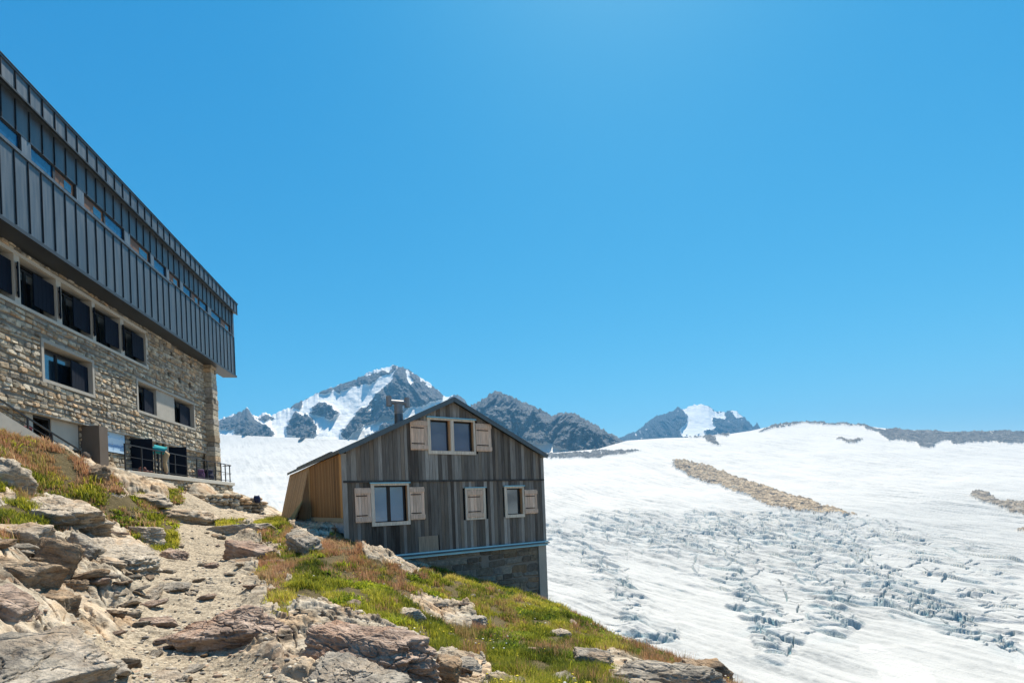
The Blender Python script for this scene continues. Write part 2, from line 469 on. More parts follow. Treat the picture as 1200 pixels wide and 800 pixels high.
def build_glacier():
    n_az = 1800
    # finer azimuth steps where the valley opens, coarse at the flanks
    tx = np.concatenate([np.linspace(-2.6, -0.75, 60, endpoint=False), np.linspace(-0.75, 1.2, n_az, endpoint=False), np.linspace(1.2, 3.0, 50)])
    near_Y = np.array([25., 60, 120, 200, 260, 300])
    near_Z = np.array([-172., -171, -169, -167, -165, -163])
    vs = np.array([-300., -240, -190, -150, -120, -90, -60, -40, -20, 0, 20, 40, 60, 80, 110])
    Ys = np.array([318., 390, 475, 580, 690, 830, 1030, 1180, 1370, 1600, 1850, 2120, 2480, 2950, 3500])
    nrow = 740
    xs = np.array([p[0] for p in SKY_ICE]); ys = np.array([p[1] for p in SKY_ICE])
    sx, sz = pixel_ray(xs, ys)
    vtop = np.interp(tx, sx, sz * FPX)
    q = np.linspace(0, 1, nrow)[:, None] ** 0.92
    v = -300 + (vtop[None, :] + 300) * q
    Y = np.interp(v, vs, Ys)
    X = tx[None, :] * Y
    Z = v / FPX * Y
    # broad swells that die out at the crest
    sw = fbm2(X / 260, Y / 330, 4, 5)
    Z = Z + sw * (5 + 0.012 * Y) * 0.55 * np.minimum(1, (1 - q) * 6)
    px, py = to_pixel(X, Y, Z)
    fx, fy = px.ravel(), py.ravel()
    # ---- crevasse field: bands where the ice breaks over the step
    bands = [([(648, 628), (690, 648), (715, 668), (735, 705), (742, 735)], 22, .9), ([(735, 735), (752, 752), (775, 758), (790, 745)], 20, .7),
             ([(700, 612), (760, 622), (820, 640), (850, 655), (868, 690), (892, 735), (905, 765)], 30, 1.0), ([(820, 612), (900, 625), (955, 655), (985, 700), (970, 735)], 36, 1.0),
             ([(900, 600), (980, 640), (1030, 675), (1075, 712), (1120, 728)], 34, 1.05), ([(880, 602), (990, 612), (1050, 632), (1110, 650), (1170, 668)], 22, .8),
             ([(1030, 690), (1100, 720), (1150, 745), (1185, 765)], 26, .75), ([(1090, 650), (1140, 690), (1190, 720)], 30, .5), ([(650, 610), (760, 605)], 14, .45)]
    band = np.zeros(px.shape)
    for pts, w, s in bands:
        band = np.maximum(band, s * np.exp(-(seg_dist(px, py, pts) / w) ** 2))
    patch = fbm2(X / 75, Y / 110, 3, 23)
    act = np.clip(band * 1.0 + patch * 0.8 - 0.2, 0, 1) * (v > -245)
    # every crevasse is a crack of its own: a bent, lens shaped cut in plan
    rc = np.random.RandomState(19)
    def plan(x, y):
        a, b = pixel_ray(x, y)
        yy = float(np.interp(b * FPX, vs, Ys)); return a * yy, yy
    crev = np.zeros(X.shape)
    wn_ = fbm2(X / 7, Y / 9, 3, 24)
    def cut(cx, cy, ang, ln, hw):
        """a crack centred on photo pixel (cx, cy), ln pixels long, hw metres half wide"""
        n = 5; t_ = np.linspace(-.5, .5, n); bend = rc.normal(0, .10)
        pts = [plan(cx + ln * (t * math.cos(ang) - bend * (4 * t * t - .5) * math.sin(ang)), cy + ln * (t * math.sin(ang) + bend * (4 * t * t - .5) * math.cos(ang)) * .8) for t in t_]
        P = np.array(pts); pad = 8
        x0, x1, y0, y1 = P[:, 0].min() - pad, P[:, 0].max() + pad, P[:, 1].min() - pad, P[:, 1].max() + pad
        r0, r1 = np.searchsorted(Y.mean(1), [y0 - 12, y1 + 12]); r0 = max(r0 - 2, 0); r1 = min(r1 + 2, nrow)
        if r1 <= r0: return
        c0 = np.searchsorted(tx, min(x0 / y0, x0 / y1) - .002); c1 = np.searchsorted(tx, max(x1 / y0, x1 / y1) + .002)
        xs_, ys_ = X[r0:r1, c0:c1], Y[r0:r1, c0:c1]
        if xs_.size == 0: return
        best = np.full(xs_.shape, 9.)
        L = np.hypot(np.diff(P[:, 0]), np.diff(P[:, 1])); T = np.concatenate([[0], np.cumsum(L)]); T /= T[-1]
        for k in range(n - 1):
            dx, dy = P[k + 1] - P[k]; q_ = dx * dx + dy * dy + 1e-9
            u_ = np.clip(((xs_ - P[k, 0]) * dx + (ys_ - P[k, 1]) * dy) / q_, 0, 1)
            d_ = np.hypot(xs_ - P[k, 0] - u_ * dx, ys_ - P[k, 1] - u_ * dy)
            tt = T[k] + (T[k + 1] - T[k]) * u_
            w_ = hw * (0.25 + 0.75 * (1 - (2 * tt - 1) ** 2)) * np.clip(1 + 1.1 * wn_[r0:r1, c0:c1], .25, 2)
            best = np.minimum(best, d_ / w_)
        crev[r0:r1, c0:c1] = np.maximum(crev[r0:r1, c0:c1], 1 - sstep(.45, 1.0, best))
    def field(pts, width, n_along, n_trans, side=0.0, small=1.0, trans_ang=-12):
        P = np.array(pts, float); L = np.hypot(*np.diff(P, axis=0).T); T = np.concatenate([[0], np.cumsum(L)])
        n_along = int(n_along * .55); n_trans = int(n_trans * 1.7)
        for i in range(n_along + n_trans):
            d = rc.uniform(0, T[-1]); k = min(np.searchsorted(T, d, 'right') - 1, len(L) - 1); f = (d - T[k]) / L[k]
            c = P[k] + (P[k + 1] - P[k]) * f; ang = math.atan2(*(P[k + 1] - P[k])[::-1])
            near = (c[1] - 590) / 170                              # nearer cracks look larger
            if i < n_along:
                c = c + rc.normal(0, width * .45, 2) * (1, .5)
                cut(c[0], c[1], ang + rc.normal(.05, .20), small * (8 + 18 * rc.rand() ** 1.5) * (.6 + .3 * near), rc.uniform(.8, 1.9))
            else:
                # ranks of cracks across the flow, evenly spaced down the band
                d = T[-1] * ((i - n_along) + rc.uniform(-.3, .3)) / n_trans * .98 + 1; d = min(max(d, 0), T[-1] - .1)
                k = min(np.searchsorted(T, d, 'right') - 1, len(L) - 1); c = P[k] + (P[k + 1] - P[k]) * (d - T[k]) / L[k]
                c = c + np.array([rc.normal(side, width * .8), rc.normal(0, width * .22)])
                near = (c[1] - 590) / 170
                cut(c[0], c[1], math.radians(trans_ang + rc.normal(0, 9)), small * (5 + 24 * rc.rand() ** 1.6) * (.5 + .7 * near), rc.uniform(1.2, 3.0))
    field([(648, 628), (690, 648), (715, 668), (735, 705), (742, 735)], 13, 16, 26)
    field([(735, 735), (755, 752), (790, 745)], 12, 3, 7)
    field([(700, 612), (760, 622), (820, 640), (850, 655), (868, 690), (892, 735), (905, 765)], 18, 26, 40, 8)
    field([(820, 612), (900, 625), (955, 655), (985, 700), (972, 738)], 20, 22, 40, 8)
    field([(850, 625), (905, 665), (935, 710), (925, 755)], 12, 18, 12)
    field([(900, 600), (980, 640), (1030, 675), (1075, 712), (1120, 728)], 22, 26, 70, 14)
    field([(880, 602), (990, 612), (1050, 632), (1110, 650), (1170, 668)], 14, 10, 40)
    field([(1030, 690), (1100, 720), (1150, 745), (1185, 765)], 16, 6, 28, 6)
    field([(1090, 650), (1140, 690), (1190, 720)], 24, 5, 22)
    field([(645, 612), (760, 604), (900, 606)], 9, 0, 34, 0, .7, 6)
    field([(1000, 605), (1180, 640)], 10, 0, 22, 0, .7, 6)
    field([(650, 640), (720, 625), (800, 622), (880, 620)], 16, 4, 46, 0, .8)
    scale = np.clip(Y / 700, 0.55, 1.6)
    # the broken step: ice blocks tilted like a saw, their steep sides towards the lower left
    field_p = [(630, 612), (700, 598), (800, 596), (905, 597), (1050, 612), (1210, 636), (1210, 772), (1150, 758), (1095, 738), (1050, 722), (1005, 735), (985, 752), (950, 742),
               (915, 778), (888, 768), (860, 712), (830, 690), (800, 705), (790, 748), (752, 764), (728, 742), (716, 702), (690, 672), (630, 648)]
    zone = in_poly(fx + 14 * fbm2(fx / 40, fy / 30, 3, 25), fy + 9 * fbm2(fx / 40, fy / 30, 3, 26), field_p).astype(float).reshape(px.shape)
    for _ in range(14):
        p_ = np.pad(zone, 1, mode='edge'); zone = (p_[:-2, 1:-1] + p_[2:, 1:-1] + p_[1:-1, :-2] + p_[1:-1, 2:]) / 4
    wl = fbm2(X / 150, Y / 200, 3, 27); ws = fbm2(X / 34, Y / 44, 4, 28)
    def saw(nx, ny, lam, amp, cover, seed, rag):
        ph = (X * nx + Y * ny) / lam + 1.2 * wl + rag * ws
        fr = ph - np.floor(ph)
        m = sstep(cover, cover + .35, fbm2((X * nx + Y * ny) / 24, (Y * nx - X * ny) / 120, 3, seed) * 1.1 + .55 * band - .05) * zone
        a = amp * m * (.55 + .9 * (fbm2((X * nx + Y * ny) / 20, (Y * nx - X * ny) / 45, 2, seed + 1) + .3))
        a = np.clip(a, 0, None)
        return a * (1 - fr), np.clip(m * 1.5, 0, 1) * (np.exp(-((fr - 1) / .07) ** 2) + np.exp(-(fr / .05) ** 2)) * (a > .6)
    h1, b1 = saw(.86, .51, 36, 6.0, .24, 141, .14)
    h2, b2 = saw(.35, .94, 44, 4.8, .31, 143, .18)
    h3, b3 = saw(.95, -.30, 24, 3.2, .34, 145, .14)
    Z = Z + (h1 + h2 + h3) - 1.5 * zone
    bb = np.clip(b1 + b2 + b3, 0, 1)
    Z = Z - np.maximum(crev, .40 * bb) * (8 * scale)
    crev = np.maximum(crev, .5 * bb)
    # seracs and hummocks around the cracks
    Z = Z + act * (1.8 * fbm2(X / 20, Y / 28, 4, 44) + 0.8 * ridged2(X / 34, Y / 46, 3, 45)) * np.minimum(scale, 1)
    # small rough surface everywhere below the step
    low = sstep(20, -40, v)
    Z = Z + low * (0.9 * fbm2(X / 11, Y / 17, 4, 58) + 0.9 * fbm2((X * .85 + Y * .52) / 7, (X * .52 - Y * .85) / 50, 3, 47)) * scale
    Z = Z + (1 - low) * np.minimum(1, (1 - q) * 8) * 2.4 * fbm2(X / 90, Y / 45, 4, 49)
    # ---- colours that belong to the ice: dirt bands, bare blue ice, fresh snow
    fl = fbm2((X * .52 - Y * .85) / 150, (X * .85 + Y * .52) / 10, 4, 51)
    fl2 = fbm2((X * .58 - Y * .81) / 260, (X * .81 + Y * .58) / 30, 4, 53)
    dirt = np.clip(0.40 + 1.5 * fl + 0.8 * fl2 + 0.5 * fbm2(X / 30, Y / 40, 4, 59), 0, 1) * (0.48 + 0.52 * low)
    wide = sstep(-0.25, 0.35, fbm2(X / 300, Y / 260, 3, 55))
    dirt = dirt * (0.45 + 0.55 * wide)
    blue = np.clip(crev * 0.9 + act * 0.22 * sstep(0.0, 0.5, fbm2(X / 40, Y / 50, 3, 57)), 0, 1)
    # snow patches left on the lower tongue
    snow = np.zeros(fx.shape)
    wpx = fx + 5 * fbm2(fx / 18, fy / 18, 3, 61); wpy = fy + 4 * fbm2(fx / 18, fy / 18, 3, 62)
    for poly in [[(1008, 756), (1030, 752), (1050, 768), (1075, 775), (1090, 785), (1100, 805), (1040, 805), (1027, 782), (1010, 770)],
                 [(1178, 760), (1205, 752), (1240, 765), (1235, 790), (1195, 783)]]:
        snow[in_poly(wpx, wpy, poly)] = .16
    snow = snow.reshape(px.shape)
    for _ in range(5):
        p_ = np.pad(snow, 1, mode='edge')
        snow = (p_[:-2, 1:-1] + p_[2:, 1:-1] + p_[1:-1, :-2] + p_[1:-1, 2:] + p_[1:-1, 1:-1]) / 5
    # rock islands: each a patch of the same sheet, pushed up through the ice
    rk = np.zeros(fx.shape, int)
    je = rc.normal(0, 1, fx.shape) * (1 + 2.5 * (rc.rand(len(fx)) < .15)) * np.where(fy < 541, .2, .7)
    wpx = fx + 9.0 * fbm2(fx / 22, fy / 9, 5, 63, .65) + 2.2 * je; wpy = fy + 5.0 * fbm2(fx / 22, fy / 9, 5, 64, .65) + 1.1 * je
    for i, poly in enumerate(ROCK_POLYS):
        rk[in_poly(wpx, wpy, poly)] = i + 1
    rkg = rk.reshape(px.shape)
    inside = (rkg > 0).astype(float)
    for _ in range(3):                                   # soft edge for the lift
        p_ = np.pad(inside, 1, mode='edge')
        inside = np.minimum(inside, (p_[:-2, 1:-1] + p_[2:, 1:-1] + p_[1:-1, :-2] + p_[1:-1, 2:] + p_[1:-1, 1:-1]) / 5)
    Z = Z + inside * np.where(py < 538, .0016, .0026) * Y * (1.2 + 1.6 * ridged2(X / 22, Y / 40, 4, 65) + 0.9 * fbm2(X / 8, Y / 14, 3, 66))
    # rows near the camera's hill and rows behind the crest
    Xn = tx[None, :] * near_Y[:, None]; Yn = np.repeat(near_Y[:, None], len(tx), 1); Zn = np.repeat(near_Z[:, None], len(tx), 1)
    back = np.array([60., 250, 900])[:, None]
    Yb = Y[-1][None, :] + back; Xb = tx[None, :] * Yb; Zb = Z[-1][None, :] - back * np.array([0.25, 0.35, 0.4])[:, None]
    XX = np.vstack([Xn, X, Xb]); YY = np.vstack([Yn, Y, Yb]); ZZ = np.vstack([Zn, Z, Zb])
    V = np.stack([XX, YY, ZZ], -1).reshape(-1, 3)
    nr, nc = XX.shape
    F = grid_faces(nr, nc)
    def full(a, fill=0.0):
        a = a.reshape(px.shape)
        return np.vstack([np.full((len(near_Y), nc), fill), a, np.repeat(a[-1:], 3, 0)]).ravel()
    dirt = dirt * np.clip(1 - 5.5 * snow, .12, 1)
    A = {'dirt': full(dirt), 'blue': full(blue), 'snow': full(np.maximum(snow.reshape(px.shape), 0.85 * (1 - low)))}
    fr = full(rk).astype(int)
    frk = fr[F].min(1)
    t = NT('glacier_ice')
    oc = t.coord('Object')
    c = t.mix(t.attr('snow', 'Fac'), (0.50, 0.485, 0.45), (0.655, 0.62, 0.565))
    fine = t.noise(oc, 0.09, 7, 0.7, 0.4)
    dm = t.math('MULTIPLY', t.attr('dirt', 'Fac'), t.ramp(fine, [(0.38, 0.25), (0.6, 1.0)]))
    c = t.mix(dm, c, (0.17, 0.175, 0.17))
    c = t.mix(t.attr('blue', 'Fac'), c, (0.15, 0.27, 0.31))
    h = t.noise(oc, 0.12, 8, 0.65)
    h2 = t.noise(oc, 0.5, 5, 0.6)
    nb = t.bump(t.math('ADD', h, h2), 2.2, 0.55)
    t.bsdf(c, 0.85, 0, nb, 0.25)
    used, F2 = submesh(V, F, frk == 0)
    g = np_mesh('glacier', V[used], F2, t.m, True, {k: a[used] for k, a in A.items()})
    tag(g, 'white glacier with bluish crevasses sweeping down the valley on the right', kind='structure')
    t = NT('moraine_rubble')
    oc = t.coord('Object')
    n1 = t.noise(t.mapping(oc, (1, 1, 2)), 0.035, 8, 0.68); n2 = t.voronoi(oc, 0.22, out='Color')
    tan = t.mix(t.attr('tan', 'Fac'), t.ramp(n1, [(0.3, (0.05, 0.052, 0.055)), (0.5, (0.13, 0.13, 0.125)), (0.7, (0.27, 0.26, 0.24))]),
                t.ramp(n1, [(0.36, (0.07, 0.055, 0.042)), (0.46, (0.26, 0.19, 0.115)), (0.56, (0.46, 0.35, 0.22)), (0.68, (0.33, 0.29, 0.235))]))
    bw = t.n('ShaderNodeRGBToBW'); t.link(n2, bw.inputs[0])
    c = t.mix(1.0, tan, t.ramp(bw.outputs[0], [(0.2, 0.6), (0.8, 1.3)]), 'MULTIPLY')
    nb = t.bump(bw.outputs[0], 2.5, 1.0)
    t.bsdf(c, 0.95, 0, nb, 0.2)
    for i in range(len(ROCK_POLYS)):
        k = frk == i + 1
        if not k.any(): continue
        used, F2 = submesh(V, F, k)
        tan_v = 1.0 if i in (2, 4) else (0.55 if i == 3 else (0.3 if i == 1 else 0.0))
        o = np_mesh('rock_ridge' if i == 0 else 'moraine', V[used], F2, t.m, True, {'tan': np.full(len(used), tan_v)})
        tag(o, ['dark rocky ridge along the skyline above the snow', 'small rock patch in the upper snow slope', 'long tan moraine strip slanting down the snow',
                'grey tan moraine strip at the right edge', 'thin tan rock sliver at the right edge', 'dark rocks below the far snowy summit',
                'grey rubble at the foot of the dark ridge'][i], kind='structure')
build_glacier()

# ------------------------------------------------------------------ mountains: relief with ribs and gullies at their own distance
def mountain(name, label, sil, base, Yc, Yb, rock, snow_polys, rock_polys, seed, rib=0.10, jag=1.5, n=420, m=150, snow_default=0.0, specks=0.25):
    sil = np.array(sil, float); base = np.array(base, float)
    sx, sz = pixel_ray(sil[:, 0], sil[:, 1]); bx, bz = pixel_ray(base[:, 0], base[:, 1])
    tx = np.linspace(sx.min(), sx.max(), n)
    vt = np.interp(tx, sx, sz * FPX); vb = np.interp(tx, bx, bz * FPX)
    u = tx * FPX
    jg = jag * (ridged2(u / 9, u * 0 + 3.3, 4, seed) * 0.9 + 0.5 * perlin2(u / 2.2, u * 0, seed + 1)) * sstep(0, 12, vt - vb) - 0.3 * jag
    q = np.linspace(0, 1, m)[:, None]
    v = vb + (vt - vb) * q + jg * q ** 9
    span = Yc - Yb
    U = np.repeat(u[None, :], m, 0)
    # ribs run down the face, gullies between them
    wv = 16 * fbm2(U / 60, v / 50, 3, seed + 5)
    wv = wv + (v - 100) * 0.45 * np.sign(np.sin(U / 45 + seed))
    ribs = ridged2((U + wv) / 30, v / 60, 5, seed + 7, 0.58)
    crag = fbm2(U / 8, v / 7, 5, seed + 9, 0.62)
    px, py = to_pixel(u[None, :] * 1.0 + 0 * v, np.full_like(v, FPX), v)
    fx = px.ravel(); fy = py.ravel()
    wx = fx + 8.0 * fbm2(fx / 16, fy / 16, 5, seed + 11, .62); wy = fy + 8.0 * fbm2(fx / 16, fy / 16, 5, seed + 12, .62)
    sn = np.full(fx.shape, float(snow_default))
    for p in rock_polys: sn[in_poly(wx, wy, p)] = 0
    for p in snow_polys: sn[in_poly(wx, wy, p)] = 1
    sn = sn.reshape(v.shape)
    # snow lying in gullies and on ledges of the rock
    sp = (fbm2(U / 5, v / 3.5, 4, seed + 15) - 0.35 * ribs > 0.62 - specks)
    snow = np.maximum(sn, sp * 0.9)
    sns = sn.copy()
    for _ in range(7):
        p_ = np.pad(sns, 1, mode='edge')
        sns = (p_[:-2, 1:-1] + p_[2:, 1:-1] + p_[1:-1, :-2] + p_[1:-1, 2:] + 2 * sns) / 6
    rough = (1 - 0.96 * sns)
    edge = np.minimum(1, (1 - q) * 5) * (0.25 + 0.75 * sstep(0, 0.3, q))
    Y = Yb + span * q ** 0.9 - edge * rough * span * (rib * 4.2 * ribs + rib * 1.5 * crag) + sns * span * 0.05 * fbm2(U / 40, v / 25, 3, seed + 17)
    X = tx[None, :] * Y; Z = v / FPX * Y
    # back slope
    bk = np.array([0.15, 0.5, 1.2])[:, None] * span
    Yk = Y[-1][None, :] + bk; Xk = tx[None, :] * Yk; Zk = Z[-1][None, :] - bk * np.array([0.8, 0.8, 0.8])[:, None]
    # skirt in front, sunk under the ice
    X0 = tx[None, :] * (Y[0] - 40); Z0 = Z[0][None, :] - 160
    XX = np.vstack([X0, X, Xk]); YY = np.vstack([(Y[0] - 40)[None, :], Y, Yk]); ZZ = np.vstack([Z0, Z, Zk])
    S = np.vstack([snow[:1], snow, np.repeat(snow[-1:], 3, 0)])
    V = np.stack([XX, YY, ZZ], -1).reshape(-1, 3)
    t = NT(name + '_face')
    oc = t.coord('Object'); k = 1.0 / (Yc * 0.010)
    n1 = t.noise(t.mapping(oc, (1, 1, 0.6)), k * 1.2, 9, 0.68, 0.4)
    n2 = t.noise(t.mapping(oc, (1, 1, 1)), k * 2.2, 8, 0.72)
    c = t.ramp(n1, [(0.32, rock[0]), (0.5, rock[1]), (0.68, rock[2])])
    c = t.mix(1.0, c, t.ramp(n2, [(0.3, 0.6), (0.7, 1.4)]), 'MULTIPLY')
    s = t.ramp(t.attr('snow', 'Fac'), [(0.35, 0.0), (0.6, 1.0)])
    c = t.mix(s, c, (0.76, 0.745, 0.71))
    h = t.mix(s, n2, t.math('MULTIPLY', t.noise(oc, k * 0.8, 3, 0.5), 0.25))
    nb = t.bump(h, Yc * 0.012, 0.9)
    t.bsdf(c, 0.93, 0, nb, 0.15)
    o = np_mesh(name, V, grid_faces(*XX.shape), t.m, True, {'snow': S.ravel()})
    tag(o, label, kind='structure')
    return o

def c5(pts): return [(250 + .2583 * x, 400 + .2583 * y) for x, y in pts]
def c6(pts): return [(530 + x / 3, 440 + y / 3) for x, y in pts]

mountain('snowy_mountain', 'snow streaked pyramid peak behind the wooden chalet',
    [(150, 515), (225, 503), (255, 492), (262, 490), (270, 487), (283, 482), (289, 477), (296, 486), (303, 488), (311, 483), (318, 487), (328, 482),
     (340, 478), (345, 474), (358, 468), (371, 461), (385, 455), (396, 452), (410, 447), (419, 443), (430, 437), (440, 434), (452, 430), (462, 428.5),
     (470, 430), (480, 434), (490, 441), (500, 447), (508, 452), (515, 459), (522, 466), (530, 463), (537, 463), (545, 468), (550, 478), (562, 492), (600, 520), (640, 535)],
    [(100, 535), (640, 540)], 3850, 2750, [(0.055, 0.062, 0.07), (0.125, 0.13, 0.138), (0.26, 0.26, 0.255)],
    [c5([(868, 118), (895, 135), (915, 175), (900, 195), (872, 150)]), c5([(935, 150), (990, 190), (985, 205), (940, 185)]), c5([(1000, 290), (1005, 262), (1045, 245), (1070, 262), (1040, 300), (960, 330), (900, 345), (960, 305)]),
     c5([(690, 300), (715, 288), (712, 312), (690, 315)]), c5([(760, 160), (815, 130), (790, 190), (740, 235), (690, 275), (660, 300), (680, 250), (720, 200)]),
     c5([(770, 340), (815, 335), (800, 355), (760, 360)])],
    [c5([(20, 355), (110, 325), (150, 300), (190, 345), (265, 400), (260, 450), (200, 440), (90, 415), (100, 385), (25, 395)]),
     c5([(-200, 400), (20, 350), (25, 395), (-200, 440)]), c5([(195, 340), (235, 320), (272, 345), (235, 362)]),
     c5([(335, 385), (375, 310), (440, 345), (475, 385), (465, 420), (440, 425), (430, 445), (375, 455), (370, 425), (335, 425)]),
     c5([(430, 325), (480, 275), (540, 290), (575, 325), (530, 350), (480, 340)]),
     c5([(595, 435), (590, 400), (650, 320), (700, 285), (800, 190), (825, 140), (850, 100), (900, 120), (950, 165), (985, 190), (1060, 240), (1020, 255), (960, 290), (900, 300), (840, 340), (760, 350), (700, 380), (650, 410), (610, 440)]),
     c5([(690, 430), (760, 385), (830, 365), (900, 360), (900, 440), (700, 440)]), c5([(1065, 265), (1115, 235), (1170, 290), (1300, 330), (1300, 440), (1100, 400)]),
     c5([(345, 300), (380, 265), (470, 225), (530, 210), (590, 185), (650, 160), (740, 140), (800, 120), (840, 98), (830, 130), (775, 160), (740, 175), (690, 190), (620, 215), (570, 225), (500, 235), (430, 255), (380, 300)])],
    11, rib=0.06, jag=2.4, n=560, m=230, snow_default=1.0, specks=0.27)

mountain('dark_ridge', 'dark grey rocky ridge behind the roof of the wooden chalet',
    [(500, 540), (530, 515), (545, 490), (552, 476), (560, 472), (570, 465), (580, 458), (586, 460), (597, 464), (610, 470), (630, 478), (645, 487), (660, 484),
     (672, 484), (690, 494), (705, 502), (720, 511), (735, 518), (748, 523), (757, 528), (775, 535)],
    [(480, 545), (640, 538), (700, 537), (775, 536)], 3150, 2720, [(0.07, 0.074, 0.078), (0.16, 0.163, 0.165), (0.34, 0.34, 0.33)],
    [[(612, 517), (632, 515), (650, 520), (668, 527), (655, 531), (620, 529)]], [], 29, rib=0.13, jag=3.4, n=420, m=170, specks=0.17)

mountain('far_mountain', 'distant blue mountain with a snow dome between rocky spires',
    [(715, 518), (737, 508), (747, 505), (754, 499), (760, 493), (770, 487), (780, 485), (788, 481.7), (794, 476.7), (800, 480), (806, 477), (813, 474.5), (821, 474), (830, 476),
     (838, 481.7), (850, 483), (857, 481), (863, 482), (873, 490), (879, 496), (883, 500), (887, 495), (891.7, 503), (900, 506), (915, 512)],
    [(700, 524), (920, 522)], 6500, 5300, [(0.025, 0.03, 0.038), (0.06, 0.068, 0.08), (0.12, 0.125, 0.135)],
    [c6([(805, 200), (830, 160), (822, 135), (805, 118), (850, 98), (900, 102), (925, 122), (958, 125), (952, 150), (920, 150), (925, 180), (880, 195), (900, 215), (800, 215)]),
     c6([(985, 130), (1003, 125), (1012, 150), (990, 148)])], [], 47, rib=0.05, jag=2.0, n=420, m=130, specks=0.32)

# the air: one even box of pale haze round everything
def haze():
    x0, x1, y0, y1, z0, z1 = -9800, 11000, -9800, 8200, -420, 1330
    mb = MB(); mb.box(x0, x1, y0, y1, z0, z1)
    t = NT('thin_alpine_air')
    pv = t.n('ShaderNodeVolumePrincipled')
    pv.inputs['Color'].default_value = (0.22, 0.60, 1.0, 1)
    pv.inputs['Density'].default_value = 0.00010
    pv.inputs['Anisotropy'].default_value = 0.0
    t.link(pv.outputs[0], t.out.inputs['Volume'])
    o = mb.build('haze', t.m)
    tag(o, 'thin bluish haze in the air of the valley', kind='stuff')
haze()

# the far side of the valley behind the camera: unseen sunlit snow and rock slopes, added to bounce light into the shade
def valley():
    ang = np.linspace(1.42, 2 * math.pi - 1.22, 220); rad = np.concatenate([[40., 120, 300], np.linspace(450, 4200, 50), [6000, 9500]])
    Rr, A = np.meshgrid(rad, ang, indexing='ij')
    X = Rr * np.sin(A); Y = Rr * np.cos(A)
    up = sstep(300, 3900, Rr)
    Z = -176 + up * (640 + 330 * ridged2(X / 1100, Y / 1100, 5, 140)) - np.maximum(0, Rr - 4200) * .15
    t = NT('unseen_bounce_slopes'); n = t.noise(t.coord('Object'), .0035, 9, .65)
    t.bsdf(t.ramp(n, [(.42, (.17, .15, .125)), (.58, (.40, .375, .335))]), .95)
    o = np_mesh('unseen_bounce_slopes', np.stack([X, Y, Z], -1).reshape(-1, 3), grid_faces(*X.shape)[:, ::-1], t.m)
    tag(o, 'unseen snow and rock slopes added behind the viewpoint to bounce light', kind='structure')
valley()

# ------------------------------------------------------------------ the rocky hillside in the foreground
CTRL_PX = [  # photo pixel and distance of points on the bare ground
    (200, 800, 4.7), (215, 740, 6.3), (230, 700, 8.0), (235, 655, 12.2), (243, 622, 20.), (300, 607, 23.), (0, 800, 3.4), (0, 740, 3.9), (0, 690, 4.7), (0, 640, 6.2),
    (0, 600, 8.5), (0, 550, 10.4), (160, 560, 19.6), (212, 567, 23.6), (250, 572, 26.4), (100, 600, 12.), (60, 625, 9.), (150, 602, 15.), (100, 650, 8.6), (60, 690, 6.6),
    (180, 640, 12.5), (120, 690, 7.4), (200, 572, 21.5), (215, 605, 23.), (270, 596, 27.), (300, 640, 14.), (330, 612, 20.5), (398, 628, 14.8), (350, 680, 9.6), (432, 664, 14.6),
    (350, 735, 6.4), (450, 706, 9.3), (500, 692, 12.), (534, 672, 16.9), (588, 690, 18.), (641, 711, 19.0), (550, 740, 9.4), (600, 800, 5.5), (450, 800, 4.7), (330, 800, 4.6), (700, 800, 6.4),
    (860, 806, 8.2), (770, 768, 10.8), (705, 738, 14.), (660, 716, 17.), (500, 770, 6.3), (640, 750, 9.6), (780, 800, 7.0), (300, 720, 7.3), (150, 760, 5.6), (420, 765, 5.7)]
CTRL = [tuple(at(*p)) for p in CTRL_PX] + [
    (-1.5, 2.5, -1.55), (-3.5, 1.5, -1.2), (1.5, 2.5, -1.95), (3.5, 5.0, -2.75), (5.2, 8.5, -4.4), (4.6, 13.0, -5.6), (3.2, 18.0, -5.8), (2.4, 22, -5.6), (0.0, 24., -4.6), (8, 10, -8.0), (9, 20, -10.5),
    (14, 4, -12), (6, 1, -6), (-3.5, 21.5, -1.6), (-7.5, 22.5, -0.6), (-6, 27, -2.6), (-12, 27.8, -0.7), (-12, 33, -3.5), (-14.8, 30.5, 0.1), (-17.3, 29.5, 1.3), (-16.5, 28.4, 1.3), (-15.0, 27.6, 0.35), (-17, 33.5, -1.2), (-14, 25.6, 0.1), (-4, 34, -7), (8, 34, -15),
    (-16.5, 20, 2.5), (-17, 14, 2.9), (-15.5, 10, 2.8), (-20, 16, 4.5), (-20, 24, 2.5), (-13, 7.5, 2.0), (-9, 4, 0.9), (-16, 4, 3.2), (-26, 12, 6), (-26, 28, 3), (-8, 0, 0.2),
    (-14, 40, -4), (20, 14, -18), (18, 30, -20), (-3.6, 13.2, -1.15)]
_c, _s = math.cos(0.171 - math.pi / 2), math.sin(0.171 - math.pi / 2)
for _lx, _ly, _z in [(15.6, 1.7, 1.50), (16.6, 1.7, 1.52), (17.6, 1.7, 1.60), (18.6, 1.7, 1.82), (19.6, 1.7, 1.98), (20.6, 1.7, 2.16), (22.0, 1.7, 2.40), (24.5, 1.7, 3.0), (17.5, 3.2, .85), (20.2, 3.2, 1.55), (15.0, 3.2, .75)]:
    CTRL.append((-18.136 + _lx * _c - _ly * _s, 33.0 + _lx * _s + _ly * _c, _z))
CTRL = np.array(CTRL)
def _tps_k(r2):
    return -np.sqrt(r2 + 0.6)
